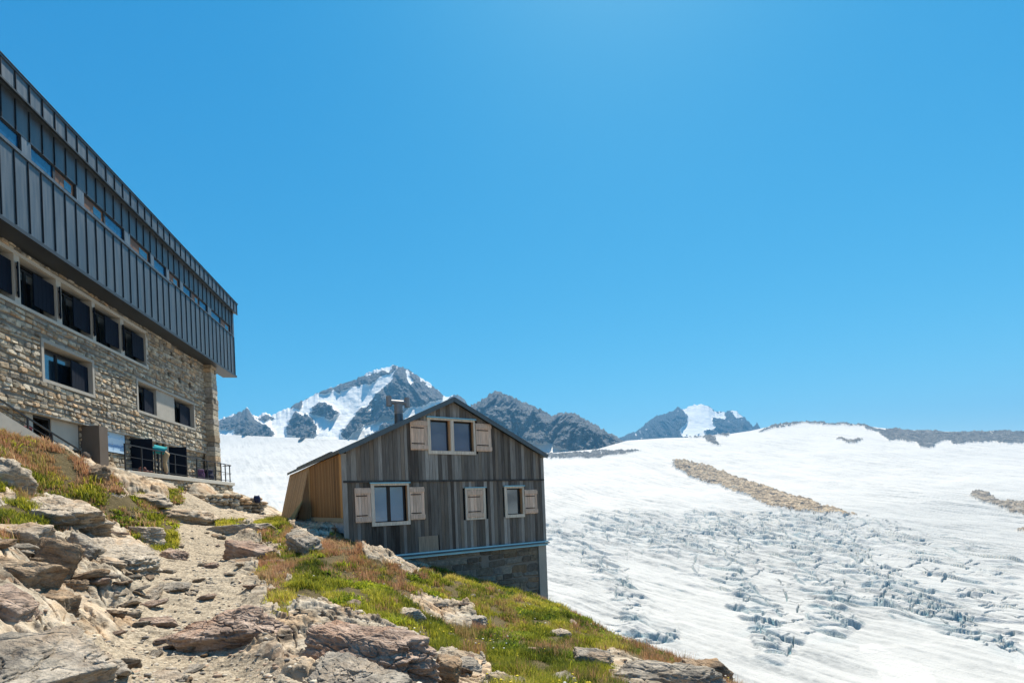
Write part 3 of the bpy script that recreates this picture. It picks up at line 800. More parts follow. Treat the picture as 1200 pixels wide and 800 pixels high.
def _tps_fit(P, lam=0.02):
    n = len(P)
    K = _tps_k((P[:, None, 0] - P[None, :, 0]) ** 2 + (P[:, None, 1] - P[None, :, 1]) ** 2) + lam * np.eye(n)
    Q = np.hstack([np.ones((n, 1)), P[:, :2]])
    A = np.block([[K, Q], [Q.T, np.zeros((3, 3))]])
    return np.linalg.solve(A, np.concatenate([P[:, 2], np.zeros(3)]))
_TW = _tps_fit(CTRL)
def base_h(X, Y):
    X = np.asarray(X, float); Y = np.asarray(Y, float); sh = X.shape
    x = X.ravel(); y = Y.ravel(); out = np.empty(len(x))
    n = len(CTRL)
    for i in range(0, len(x), 40000):
        s = slice(i, i + 40000)
        k = _tps_k((x[s, None] - CTRL[None, :, 0]) ** 2 + (y[s, None] - CTRL[None, :, 1]) ** 2)
        out[s] = k @ _TW[:n] + _TW[n] + _TW[n + 1] * x[s] + _TW[n + 2] * y[s]
    return out.reshape(sh)

PATH = [tuple(at(*p))[:2] for p in [(205, 830, 4.0), (205, 770, 5.4), (225, 705, 7.8), (228, 655, 12.2), (245, 622, 19.0), (275, 609, 22.6), (310, 607, 23.5)]]
G_POLYS = [  # green turf, in photo pixels at ground level
    [(-20, 545), (30, 548), (80, 562), (130, 580), (165, 598), (110, 600), (50, 582), (-20, 575)],
    [(88, 592), (120, 598), (130, 590), (165, 575), (185, 592), (205, 602), (208, 640), (180, 648), (160, 640), (148, 618), (120, 618), (100, 610)],
    [(290, 616), (325, 604), (345, 622), (335, 640), (310, 640)],
    [(325, 640), (365, 650), (400, 665), (430, 680), (470, 700), (530, 745), (548, 768), (512, 774), (462, 738), (420, 715), (370, 708), (345, 712), (335, 728), (315, 712), (318, 690), (340, 685)],
    [(520, 668), (560, 678), (600, 690), (645, 705), (690, 730), (735, 755), (705, 768), (722, 802), (790, 960), (560, 960), (575, 802), (572, 775), (550, 745), (560, 718), (520, 702), (480, 690), (470, 670)],
    [(10, 590), (50, 595), (72, 615), (40, 628), (10, 640), (-10, 640), (-10, 600)], [(85, 606), (105, 602), (112, 618), (92, 624)], [(196, 575), (212, 572), (214, 588), (200, 592)],
    [(255, 612), (285, 608), (290, 622), (262, 626)]]
D_POLYS = [  # dry reddish grass
    [(-40, 455), (0, 480), (45, 510), (95, 540), (132, 560), (150, 582), (100, 572), (50, 555), (-40, 550)],
    [(375, 642), (395, 622), (412, 622), (432, 658), (470, 665), (500, 690), (470, 705), (430, 690), (365, 660), (330, 645), (325, 625)],
    [(655, 705), (700, 732), (770, 765), (875, 806), (820, 800), (740, 772), (690, 745), (640, 725)],
    [(15, 575), (60, 590), (95, 625), (60, 640), (20, 600)], [(480, 720), (560, 740), (590, 770), (545, 775), (500, 745)], [(300, 640), (340, 660), (330, 690), (300, 675)]]

def zones(X, Y, Z):
    """path, green and dry turf weights (0..1) of ground points"""
    Yc = np.maximum(Y, 0.6)
    px, py = to_pixel(X, Yc, Z)
    fx, fy = px.ravel(), py.ravel()
    xs, ys = np.ravel(X), np.ravel(Y)
    k = np.clip(60 / np.maximum(ys, 2), 4, 14)
    wx = fx + k * 1.3 * fbm2(xs * 1.1, ys * 1.1, 4, 71); wy = fy + k * fbm2(xs * 1.1, ys * 1.1, 4, 72)
    g = np.zeros(fx.shape); d = np.zeros(fx.shape)
    for p in G_POLYS: g[in_poly(wx, wy, p)] = 1
    for p in D_POLYS: d[in_poly(wx, wy, p)] = 1
    # the slope falling away on the right is all turf with stones
    far = (xs * 0.85 + (ys - 9) * 0.12 > 2.6) & (ys < 21)
    d[far & (g < .5)] = 1
    bad = (ys < 2.2)
    g[bad] = 0; d[bad] = 0
    pd = seg_dist(xs, ys, PATH)
    wid = 0.62 + 0.04 * ys
    pth = 1 - sstep(0.55, 1.15, pd / wid + 0.45 * fbm2(xs * .9, ys * .9, 3, 73))
    return pth.reshape(np.shape(X)), g.reshape(np.shape(X)), d.reshape(np.shape(X))

def terrace(h, step, sharp=0.75):
    k = np.floor(h / step); f = h / step - k
    return (k + sstep(sharp, 1.0, f)) * step

def ground_detail(X, Y, pth, turf):
    """bedrock ledges and hollows, smoothed on the path and under the turf"""
    a = X * 0.86 - Y * 0.51; b = X * 0.51 + Y * 0.86          # strata run towards the lower right
    w = 0.35 * fbm2(X * .8, Y * .8, 3, 81)
    big = 0.24 * ridged2(a * 0.22 + w, b * 0.55 + w, 4, 82) + 0.16 * fbm2(a * 0.9, b * 2.1, 4, 83)
    led = terrace(big + 0.05 * fbm2(X * 3, Y * 3, 3, 84), 0.085)
    fine = 0.020 * ridged2(a * 4, b * 9, 4, 85) + 0.012 * fbm2(X * 14, Y * 14, 3, 86)
    rock = 0.35 * big + 0.65 * led + fine
    r2 = 0.05 * ridged2(a * 1.6, b * 4.5, 4, 88)
    pathd = 0.05 * fbm2(X * 1.1, Y * 2.2, 3, 87) + 0.022 * terrace(fbm2(X * 1.6 + w, Y * 5.5, 3, 89), 0.35) * 2 + 0.010 * fbm2(X * 18, Y * 18, 3, 90)
    soft = 0.09 * fbm2(X * 1.2, Y * 1.2, 4, 91)
    s = np.maximum(pth, 0)
    h = rock + r2
    h = h * (1 - s) + pathd * s
    h = h * (1 - 0.8 * turf) + soft * 0.8 * turf
    crack = np.exp(-(perlin2(a * 1.3 + w, b * 2.6, 93) / 0.05) ** 2) + 0.8 * np.exp(-(perlin2(a * 3.1, b * 4.0 + w, 94) / 0.07) ** 2)
    h = h - 0.085 * crack * (1 - s) * (1 - turf)
    return h * np.where(Y > 17, 0.55, 1.0) * (1 - 0.5 * sstep(-1.6, 0.2, X))

def flat_pads(X, Y, h):
    """keep the ground under the buildings below their floors"""
    # chalet footprint
    c, s = math.cos(CH_YAW), math.sin(CH_YAW)
    lx = (X - CH_L[0]) * c + (Y - CH_L[1]) * s; ly = -(X - CH_L[0]) * s + (Y - CH_L[1]) * c
    inside = (lx > -0.05) & (lx < CH_W) & (ly > 0.1) & (ly < 9.6)
    h = np.where(inside, np.minimum(h, -0.75 - 0.42 * np.clip(lx, 0, 9)), h)
    # refuge: ground in front stays under the terrace
    c, s = math.cos(RF_ROT), math.sin(RF_ROT)
    lx = (X - RF_C[0]) * c + (Y - RF_C[1]) * s; ly = -(X - RF_C[0]) * s + (Y - RF_C[1]) * c
    top = np.where(lx < 15.6, 1.58, np.interp(lx, [15.6, 17.2, 17.74, 18.5, 19.3, 20.44, 22.0, 24.5], [1.62, 1.66, 1.68, 1.80, 1.98, 2.22, 2.5, 3.2]))
    ins = (ly < 1.75) & (lx > 1.5)
    h = np.where(ins, np.minimum(h, top), h)
    return h

CH_L = (-5.126, 15.0); CH_YAW = 0.5707; CH_W = 7.55
RF_C = (-18.136, 33.0); RF_ROT = 0.171 - math.pi / 2

def ground_z(X, Y):
    X = np.asarray(X, float); Y = np.asarray(Y, float)
    hb = base_h(X, Y)
    p, g, d = zones(X, Y, hb)
    return flat_pads(X, Y, hb + ground_detail(X, Y, p, np.maximum(g, d)))

def ground_at(px, py, y0=2.6, y1=45.0):
    """where the line of sight through a photo pixel meets the bare hillside (used to lay things out on the ground)"""
    tx, tz = pixel_ray(px, py)
    ys = np.geomspace(y0, y1, 500)
    dz = tz * ys - base_h(tx * ys, ys)
    k = np.argmax(dz < 0)
    if not (dz < 0).any(): return None
    k = max(k, 1)
    t = dz[k - 1] / (dz[k - 1] - dz[k]); y = ys[k - 1] + t * (ys[k] - ys[k - 1])
    return float(tx * y), float(y)

def build_ground():
    na, nr = 1150, 900
    ang = np.concatenate([np.linspace(-1.5, -0.86, 90, endpoint=False), np.linspace(-0.86, 0.62, na, endpoint=False), np.linspace(0.62, 1.5, 70)])
    rad = np.concatenate([np.geomspace(1.6, 30, nr), np.geomspace(30.4, 46, 40)])
    Rr, A = np.meshgrid(rad, ang, indexing='ij')
    X = Rr * np.sin(A); Y = Rr * np.cos(A)
    hb = base_h(X, Y)
    pth, g, d = zones(X, Y, hb)
    turf = np.maximum(g, d)
    Z = flat_pads(X, Y, hb + ground_detail(X, Y, pth, turf))
    Z[-1] = -175                                             # last ring drops to the valley floor
    V = np.stack([X, Y, Z], -1).reshape(-1, 3)
    t = NT('hillside_rock_and_soil')
    oc = t.coord('Object')
    st = t.mapping(oc, (1.0, 2.6, 5.0), (0.35, 0.2, 0.55))
    n1 = t.noise(st, 0.9, 9, 0.63, 0.6); n2 = t.noise(oc, 1.1, 7, 0.6, 0.4); n3 = t.noise(oc, 28, 5, 0.65); n4 = t.noise(oc, 120, 3, 0.6)
    rock = t.ramp(n1, [(0.34, (0.085, 0.068, 0.052)), (0.45, (0.31, 0.25, 0.18)), (0.60, (0.54, 0.455, 0.345)), (0.75, (0.43, 0.40, 0.35))])
    tint = t.ramp(n2, [(0.36, (1.12, 0.98, 0.84)), (0.5, (1, 1, 1)), (0.66, (0.92, 0.98, 1.02))])
    rock = t.mix(1.0, rock, tint, 'MULTIPLY')
    rust = t.ramp(t.noise(oc, 0.8, 6, 0.65, 1.0), [(0.57, 0.0), (0.70, 1.0)])
    rock = t.mix(t.math('MULTIPLY', rust, 0.55), rock, (0.33, 0.185, 0.10))
    lich = t.ramp(t.noise(oc, 6.5, 6, 0.72), [(0.58, 0.0), (0.66, 1.0)])
    rock = t.mix(t.math('MULTIPLY', lich, 0.6), rock, (0.075, 0.07, 0.063))
    pc = t.ramp(n3, [(0.28, (0.20, 0.16, 0.115)), (0.5, (0.37, 0.305, 0.22)), (0.72, (0.50, 0.43, 0.325))])
    vor = t.voronoi(oc, 22, out='Color'); bw = t.n('ShaderNodeRGBToBW'); t.link(vor, bw.inputs[0])
    pc = t.mix(1.0, pc, t.ramp(bw.outputs[0], [(0.15, 0.7), (0.85, 1.2)]), 'MULTIPLY')
    pmask = t.math('ADD', t.attr('path', 'Fac'), t.math('MULTIPLY', t.math('SUBTRACT', n2, 0.5), 0.6))
    c = t.mix(t.ramp(pmask, [(0.35, 0.0), (0.65, 1.0)]), rock, pc)
    soil = t.ramp(n3, [(0.3, (0.06, 0.048, 0.022)), (0.7, (0.15, 0.115, 0.055))])
    tm = t.math('ADD', t.attr('turf', 'Fac'), t.math('MULTIPLY', t.math('SUBTRACT', n3, 0.5), 0.7))
    c = t.mix(t.ramp(tm, [(0.4, 0.0), (0.62, 1.0)]), c, soil)
    c = t.mix(1.0, c, t.ramp(n4, [(0.25, 0.75), (0.75, 1.22)]), 'MULTIPLY')
    h = t.math('ADD', t.math('MULTIPLY', n1, 1.0), t.math('MULTIPLY', n3, 0.35))
    h = t.math('ADD', h, t.math('MULTIPLY', n4, 0.08))
    nb = t.bump(h, 0.07, 0.9)
    t.bsdf(c, 0.95, 0, nb, 0.2)
    o = np_mesh('rocky_ground', V, grid_faces(*X.shape)[:, ::-1], t.m, True, {'path': pth.ravel(), 'turf': turf.ravel()})
    tag(o, 'rocky hillside with a trodden gravel path climbing to the stone refuge', kind='structure')
build_ground()

# ------------------------------------------------------------------ rocks
_ico = {}
def ico(level):
    if level not in _ico:
        bm = bmesh.new()
        bmesh.ops.create_icosphere(bm, subdivisions=level, radius=1.0)
        bm.verts.ensure_lookup_table()
        _ico[level] = (np.array([v.co[:] for v in bm.verts]), np.array([[v.index for v in f.verts] for f in bm.faces]))
        bm.free()
    return _ico[level]

def rock_shape(seed, dims, level=5, planes=16, rough=1.0, slab=0.5, round_=0.025, blocky=False):
    """angular block: a ball cut by planes (some parallel, like bedding), then chipped along the bedding"""
    rs = np.random.RandomState(seed)
    D, F = ico(level)
    n = rs.normal(size=(planes, 3)); n /= np.linalg.norm(n, axis=1)[:, None]
    bed = np.array([0.25 * rs.normal(), 0.25 * rs.normal(), 1.0]); bed /= np.linalg.norm(bed)
    n = np.vstack([n, bed, -bed]); off = np.concatenate([rs.uniform(0.62, 0.95, planes), [slab, slab]])
    if blocky:                                           # a squared block split along its joints
        ax = np.vstack([np.eye(3), -np.eye(3)]) + rs.normal(0, .16, (6, 3)); ax /= np.linalg.norm(ax, axis=1)[:, None]
        k = rs.normal(size=(9, 3)); k /= np.linalg.norm(k, axis=1)[:, None]
        n = np.vstack([ax, k]); off = np.concatenate([rs.uniform(.60, .72, 6), rs.uniform(.80, 1.0, 9)]); bed = ax[2]
    dots = D @ n.T
    r = np.where(dots > 1e-3, off[None, :] / np.maximum(dots, 1e-3), 9)
    # soft minimum keeps the edges from being razor sharp
    k = 1.0 / round_
    r = -np.log(np.exp(-k * np.minimum(r, 3)).sum(1)) / k
    P = D * np.clip(r, 0.2, 1.25)[:, None]
    h = P @ bed
    lay = perlin2(h * 9 + 0.6 * perlin3(P * 2.0, seed % 50), h * 0 + seed * .37, seed % 40)
    chips = terrace(lay * 0.5 + 0.5, 0.16) - 0.5
    ck = np.exp(-(perlin3(P * np.array([2.2, 2.2, 3.4]), seed % 63) / 0.045) ** 2) + 0.7 * np.exp(-(perlin3(P * 5.0, seed % 64) / 0.06) ** 2)
    dd = rough * (0.085 * chips + 0.085 * perlin3(P * 2.4, seed % 60) + 0.045 * perlin3(P * 6.0, seed % 61) + 0.022 * perlin3(P * 14, seed % 62) - 0.05 * ck)
    P = P + D * dd[:, None]
    return P * np.array(dims)[None, :] * 0.5 * 1.15, F

def rock(name, seed, px, py, dims, mat, label, cat='rock', yaw=0.0, tilt=(0, 0), sink=0.3, level=5, slab=0.5, planes=24, rough=1.15, at_xy=None):
    blk = seed in (3, 5, 8, 9, 12, 15, 17, 18, 19, 24, 26, 34, 35, 36, 41, 44)
    if blk: dims = tuple(d * 1.08 for d in dims)
    p = at_xy or ground_at(px, py)
    while p is None:                                     # above the crest of the slope: step down to it
        py += 3; p = ground_at(px, py)
    dims = (dims[0], dims[1], dims[2] * 1.4); sink = max(sink, .28) + .12
    P, F = rock_shape(seed, dims, level, planes, rough, slab, blocky=blk)
    o = np_mesh(name, P, F, M[mat], True)
    z = float(base_h(np.array([p[0]]), np.array([p[1]]))[0])
    o.location = (p[0], p[1], z + dims[2] * (0.5 - sink))
    o.rotation_euler = (tilt[0], tilt[1], yaw)
    tag(o, label, cat, 'boulders and slabs beside the path')
    return o

ROCKS = [
    ('boulder', 3, 8, 818, (.95, 1.15, .50), 'rock_grey', 'big grey slanting slab filling the bottom left corner', -.5, (.1, .35), .35, 7, .46),
    ('boulder', 14, 0, 728, (.52, .5, .40), 'rock_pink', 'rounded dark pinkish boulder at the left edge above the grey corner slab', .3, (0, .2), .2, 5, .6),
    ('boulder', 5, 60, 672, (.55, .28, .62), 'rock_brown', 'upright split brown block with a dark shaded face on the left bank', .5, (-.15, .35), .18, 5, .55),
    ('boulder', 41, 62, 612, (2.3, 1.0, .62), 'rock_pale', 'long pale slab slanting down below the reddish grass', -.35, (.15, .22), .35, 6, .42),
    ('boulder', 7, -4, 562, (1.0, .8, .75), 'rock_pale', 'pale boulder at the left edge under the dry grass', .2, (0, .3), .3, 5, .55),
    ('boulder', 8, 20, 690, (.62, .45, .38), 'rock_brown', 'squat tan brown block beside the upright split block', .1, (0, .1), .25, 5, .5),
    ('boulder', 9, 62, 718, (.48, .34, .30), 'rock_brown', 'shadowed brown block above the dark pinkish boulder', -.2, (0, .15), .25, 5, .5),
    ('boulder', 10, 88, 690, (.34, .26, .24), 'rock_brown', 'small golden brown block left of the path', .4, (.1, .1), .25, 5, .5),
    ('boulder', 21, 286, 746, (1.45, .75, .60), 'rock_pink', 'low pinkish humped slab in the middle of the path', -.12, (.0, .12), .36, 7, .6),
    ('boulder', 12, 422, 785, (1.95, .55, .52), 'rock_pink', 'long pinkish slab with a pale top in the front middle', -.66, (-.25, .06), .28, 7, .55),
    ('boulder', 33, 405, 815, (.85, .6, .46), 'rock_grey', 'dark layered grey rock under the long pinkish slab', -.5, (.2, .2), .2, 7, .5),
    ('boulder', 15, 522, 800, (.30, .28, .34), 'rock_brown', 'small brown upright stone at the bottom edge right of the long slab', .2, (0, .2), .2, 5, .6),
    ('boulder', 16, 545, 792, (.36, .3, .26), 'rock_grey', 'dark rounded stone in the grass beside the brown upright stone', .3, (0, .0), .2, 5, .6),
    ('boulder', 17, 592, 808, (.62, .28, .22), 'rock_pale', 'narrow pale slab tilting down at the bottom edge', -.65, (.1, .1), .2, 5, .45),
    ('boulder', 18, 782, 806, (1.45, .5, .40), 'rock_grey', 'wide grey rock at the bottom right of the grassy slope', -.25, (.05, .12), .25, 6, .5),
    ('boulder', 19, 694, 779, (.72, .4, .28), 'rock_grey', 'mid sized grey stone in the grass left of the wide grey rock', -.3, (.1, .1), .25, 5, .5),
    ('boulder', 20, 657, 745, (.50, .32, .2), 'rock_pale', 'small pale stone in the grass below the chalet corner', -.1, (0, .1), .25, 5, .5),
    ('boulder', 22, 826, 792, (.85, .5, .42), 'rock_brown', 'dark brown rock on the crest of the slope at the right', -.5, (.1, .2), .25, 5, .5),
    ('boulder', 23, 733, 748, (.7, .4, .22), 'rock_brown', 'flat dark rock on the crest above the red grass', -.4, (.05, .1), .3, 5, .45),
    ('boulder', 24, 292, 655, (1.2, .7, .55), 'rock_pink', 'pinkish wedge rock on the right of the path', -.3, (.1, .15), .3, 5, .5),
    ('boulder', 25, 284, 624, (1.8, .9, .58), 'rock_pale', 'pale curved slab where the path tops the rise', .25, (.1, -.1), .35, 5, .45),
    ('boulder', 26, 356, 648, (1.3, .6, .55), 'rock_grey', 'grey slab with a dark face below the larch wall', -.55, (.1, .2), .25, 5, .5),
    ('boulder', 27, 552, 732, (.70, .45, .32), 'rock_grey', 'grey stone cluster in the turf in front of the stone base', -.2, (.1, .1), .3, 5, .5),
    ('boulder', 28, 478, 722, (.75, .35, .25), 'rock_pale', 'low pale ledge in the turf below the blue trim', -.45, (.1, .1), .3, 5, .45),
    ('boulder', 29, 218, 606, (2.0, 1.2, .62), 'rock_pale', 'bright pale slab sloping below the terrace', -.35, (.1, .22), .4, 5, .5),
    ('boulder', 30, 170, 584, (1.8, 1.1, .5), 'rock_pale', 'pale humped slab between reddish grass and terrace', -.3, (.1, .15), .4, 5, .45),
    ('boulder', 31, 113, 560, (.62, .5, .42), 'rock_brown', 'ochre boulder at the foot of the refuge wall', .2, (0, .1), .2, 5, .6),
    ('boulder', 32, 206, 655, (.85, .45, .35), 'rock_pink', 'pinkish stone beside the green tussock on the path edge', -.4, (.1, .2), .25, 5, .5),
    ('boulder', 34, 132, 660, (1.9, 1.0, .55), 'rock_pale', 'broad cream slab sloping to the path', -.4, (.12, .18), .4, 6, .42),
    ('boulder', 35, 95, 655, (.8, .4, .45), 'rock_grey', 'dark faced slab beside the broad cream slab', -.3, (-.2, .25), .2, 5, .5),
    ('boulder', 36, 168, 628, (1.1, .6, .35), 'rock_pale', 'pale flat slab below the bright green tussocks', -.35, (.1, .15), .35, 5, .45),
    ('boulder', 37, 203, 689, (.55, .34, .16), 'rock_grey', 'flat grey stone lying on the path', .0, (.05, .05), .3, 5, .4),
    ('boulder', 38, 155, 699, (.32, .24, .18), 'rock_grey', 'small dark stone on the left of the path', .2, (0, .05), .25, 5, .5),
    ('boulder', 39, 192, 796, (.45, .34, .17), 'rock_grey', 'dark cracked rock set in the path at the bottom', -.2, (.05, .05), .4, 5, .45),
    ('boulder', 40, 185, 731, (.46, .22, .16), 'rock_pink', 'reddish flat stone across the path', .05, (.1, .05), .3, 5, .45),
    ('boulder', 42, 128, 722, (.50, .22, .18), 'rock_brown', 'brown ledge stone at the left side of the path', .0, (.1, .05), .3, 5, .42),
    ('boulder', 43, 66, 770, (.35, .45, .26), 'rock_pink', 'rusty stone wedged against the grey corner slab', -.6, (.1, .3), .3, 5, .5),
    ('boulder', 44, 30, 640, (.9, .5, .42), 'rock_pale', 'cream block between moss and the tan brown block', -.2, (.1, .15), .3, 5, .5),
    ('boulder', 45, 745, 790, (.5, .35, .25), 'rock_grey', 'grey stone tucked against the left end of the wide grey rock', .2, (0, .1), .3, 5, .5),
    ('boulder', 46, 345, 715, (.45, .3, .2), 'rock_pale', 'small pale stone at the top of the long pinkish slab', -.3, (.1, .1), .3, 5, .5),
    ('boulder', 47, 118, 780, (.55, .3, .16), 'rock_grey', 'thin grey ledge stone at the lower left of the path', -.2, (.05, .1), .35, 5, .42),
]
for r_ in ROCKS:
    nm, sd, px_, py_, dm, mt, lb, yw, tl, sk, lv, sl = r_
    rock(nm, sd, px_, py_, dm, mt, lb, 'boulder', yw, tl, sk, lv, sl)

# mid sized stones lying about: copies of a few shapes
def scatter_stones():
    rs = np.random.RandomState(5)
    protos = []
    for k in range(9):
        P, F = rock_shape(200 + k, (1, .72, .5), 4, 12, 1.0, .45 + .02 * k)
        mt = ['rock_pale', 'rock_grey', 'rock_brown', 'rock_pink'][k % 4]
        o = np_mesh('stone', P, F, M[mt], True); protos.append(o)
    areas = [((120, 690, 250, 800), 22, (.10, .26), 'loose stones on the path', 'small loose stone lying on the gravel of the path'),
             ((0, 600, 200, 720), 60, (.14, .42), 'stones on the left bank', 'loose angular stone lying among the pale slabs of the left bank'),
             ((200, 615, 330, 700), 34, (.10, .30), 'stones at the top of the path', 'loose stone at the upper end of the path'),
             ((440, 680, 860, 800), 40, (.10, .30), 'stones in the turf', 'small grey stone half buried in the turf of the right slope'),
             ((330, 700, 560, 800), 20, (.10, .26), 'stones by the long slab', 'loose stone beside the long pinkish slab'),
             ((330, 605, 405, 640), 16, (.16, .40), 'rubble under the larch wall', 'grey rubble stone under the larch wall of the chalet')]
    first = set()
    for (x0, y0, x1, y1), n, (s0, s1), grp, lab in areas:
        for i in range(n):
            px, py = rs.uniform(x0, x1), rs.uniform(y0, y1)
            p = ground_at(px, py)
            k = rs.randint(len(protos)); src = protos[k]
            if p is None: continue
            z = float(ground_z(np.array([p[0]]), np.array([p[1]]))[0])
            if k in first: o = src.copy(); COL.objects.link(o)
            else: o = src; first.add(k)
            s = s0 + (s1 - s0) * rs.rand() ** 2
            o.scale = (s * rs.uniform(.8, 1.5), s * rs.uniform(.8, 1.2), s * rs.uniform(.6, 1.2))
            o.location = (p[0], p[1], z + s * 0.08)
            o.rotation_euler = (rs.normal() * .2, rs.normal() * .2, rs.uniform(0, 6.28))
            tag(o, lab, 'stone', grp)
scatter_stones()

def grit():
    """uncountable chips of stone on the path and in the hollows"""
    rs = np.random.RandomState(9)
    n = 16000
    ang = rs.uniform(-0.82, 0.35, n); rad = 2.6 * np.exp(rs.uniform(0, 1, n) ** 1.2 * math.log(24 / 2.6))
    X = rad * np.sin(ang); Y = rad * np.cos(ang)
    p, g, d = zones(X, Y, base_h(X, Y))
    keep = (np.maximum(g, d) < .5) & (rs.rand(n) < 0.35 + 0.65 * p)
    X, Y = X[keep], Y[keep]; n = len(X)
    Z = ground_z(X, Y)
    D, F = ico(1)
    s = 0.008 + 0.036 * rs.rand(n) ** 3
    jit = rs.uniform(0.55, 1.15, (n, len(D), 1))
    rz = rs.uniform(0, 6.28, n); c, sn = np.cos(rz), np.sin(rz)
    B = D[None] * jit * np.array([1.25, .85, .55])[None, None]
    V = np.stack([B[..., 0] * c[:, None] - B[..., 1] * sn[:, None], B[..., 0] * sn[:, None] + B[..., 1] * c[:, None], B[..., 2]], -1) * s[:, None, None]
    V += np.stack([X, Y, Z + s * .15], -1)[:, None, :]
    FF = (F[None] + (np.arange(n) * len(D))[:, None, None]).reshape(-1, 3)
    base = np.array([[.46, .40, .32], [.32, .28, .23], [.38, .27, .19], [.18, .16, .14], [.52, .46, .36]])
    col = base[rs.randint(0, 5, n)] * rs.uniform(.75, 1.2, (n, 1))
    t = NT('stone_chips'); c_ = t.mix(1.0, t.attr('col'), t.ramp(t.noise(t.coord('Object'), 60, 3), [(.3, .75), (.7, 1.2)]), 'MULTIPLY'); t.bsdf(c_, .95)
    o = np_mesh('gravel', V.reshape(-1, 3), FF, t.m, False, {'col': np.repeat(col, len(D), 0)})
    tag(o, 'small stone chips strewn over the path and between the rocks', kind='stuff')
grit()

# ------------------------------------------------------------------ grass and flowers
def grass():
    rs = np.random.RandomState(21)
    n = 120000
    ang = rs.uniform(-0.95, 0.60, n); rad = np.sqrt(rs.uniform(2.3 ** 2, 23 ** 2, n))
    # more tufts close to the viewer, where single blades can be told apart
    m = n // 2
    rad[:m] = 2.6 + (rs.rand(m) ** 1.2) * 13
    X = rad * np.sin(ang); Y = rad * np.cos(ang)
    e = 60000                                            # the steep bank on the left faces the viewer and needs as much again
    X = np.concatenate([X, rs.uniform(-17.5, -4.5, e)]); Y = np.concatenate([Y, rs.uniform(8.5, 20, e)]); n += e; rad = np.hypot(X, Y)
    hb = base_h(X, Y)
    _, g, d = zones(X, Y, hb)
    clump = fbm2(X * 1.6, Y * 1.6, 3, 95)
    pg = np.where(g > .5, 0.9 * sstep(-0.14, 0.2, clump + .06), 0); pdry = np.where(d > .5, 0.8 * sstep(-0.16, 0.2, clump + .06), 0)
    # chalet and refuge stand on bare ground
    c, s = math.cos(CH_YAW), math.sin(CH_YAW)
    lx = (X - CH_L[0]) * c + (Y - CH_L[1]) * s; ly = -(X - CH_L[0]) * s + (Y - CH_L[1]) * c
    inside = (lx > -0.15) & (lx < CH_W + .1) & (ly > -0.1) & (ly < 9.6)
    c, s = math.cos(RF_ROT), math.sin(RF_ROT)
    lx = (X - RF_C[0]) * c + (Y - RF_C[1]) * s; ly = -(X - RF_C[0]) * s + (Y - RF_C[1]) * c
    inside |= (ly < 1.9) & (lx > 1)
    far_thin = np.clip(1.25 - rad / 40, .5, 1)
    u = rs.rand(n)
    isg = (u < pg * far_thin) & ~inside
    mixd = 0.40 * sstep(.0, .5, fbm2(X * .5, Y * .5, 3, 97) + .15) * (g > .5)
    swap_ = isg & (rs.rand(n) < mixd)
    isg &= ~swap_
    isd = (swap_ | (~isg & (u < pdry * far_thin))) & ~inside
    mixg = isd & (d > .5) & (rs.rand(n) < .28 * sstep(-.2, .4, fbm2(X * .6, Y * .6, 3, 98)))
    isd &= ~mixg; isg |= mixg
    def blades(sel, per, hgt, name, label, cols, seed, wid=0.0042, lean=0.5):
        r2 = np.random.RandomState(seed)
        x, y = X[sel], Y[sel]; N = len(x)
        if N == 0: return
        tz = ground_z(x, y)
        tone = fbm2(x * .55, y * .55, 3, seed)                       # broad patches of tone
        hs = hgt * r2.uniform(.5, 1.25, N) * np.clip(.85 + 1.3 * fbm2(x * 2.3, y * 2.3, 2, seed + 3), .3, 1.7)
        bx = np.repeat(x, per) + r2.normal(0, .055, N * per); by = np.repeat(y, per) + r2.normal(0, .055, N * per)
        bz = np.repeat(tz, per) - .015
        K = N * per
        h = np.repeat(hs, per) * r2.uniform(.45, 1.15, K)
        a = r2.uniform(0, 2 * math.pi, K); le = np.abs(r2.normal(lean, .25, K)) * h
        dist = np.hypot(bx, by)
        w = wid * r2.uniform(.7, 1.3, K) * np.clip(dist / 8, .8, 2.2)
        dx, dy = np.cos(a), np.sin(a); ox, oy = -dy * w, dx * w
        P0 = np.stack([bx - ox, by - oy, bz], -1); P1 = np.stack([bx + ox, by + oy, bz], -1)
        mx, my, mz = bx + dx * le * .35, by + dy * le * .35, bz + h * .62
        P2 = np.stack([mx + ox * .75, my + oy * .75, mz], -1); P3 = np.stack([mx - ox * .75, my - oy * .75, mz], -1)
        P4 = np.stack([bx + dx * le, by + dy * le, bz + h], -1)
        V = np.stack([P0, P1, P2, P3, P4], 1).reshape(-1, 3)
        i = np.arange(K)[:, None] * 5
        F = np.concatenate([np.concatenate([i + 0, i + 1, i + 2], 1), np.concatenate([i + 0, i + 2, i + 3], 1), np.concatenate([i + 3, i + 2, i + 4], 1)])
        cols = np.array(cols)
        q = np.clip(.5 + .9 * np.repeat(tone, per) + r2.normal(0, .16, K), 0, .999) * (len(cols) - 1)
        k0 = q.astype(int); f = (q - k0)[:, None]
        c = cols[k0] * (1 - f) + cols[k0 + 1] * f
        c = c * r2.uniform(.75, 1.25, (K, 1))
        t = NT(name + '_blades')
        at_ = t.attr('col')
        b = t.bsdf(at_, .6, 0, None, .25, False)
        tr = t.n('ShaderNodeBsdfTranslucent'); t.link(at_, tr.inputs['Color'])
        mx_ = t.n('ShaderNodeMixShader'); mx_.inputs[0].default_value = .5
        t.link(b, mx_.inputs[1]); t.link(tr.outputs[0], mx_.inputs[2]); t.link(mx_.outputs[0], t.out.inputs['Surface'])
        o = np_mesh(name, V, F, t.m, False, {'col': np.repeat(c, 5, 0)})
        tag(o, label, kind='stuff')
    GREEN = [(.05, .07, .012), (.12, .15, .02), (.30, .31, .03), (.50, .46, .05), (.58, .48, .12)]
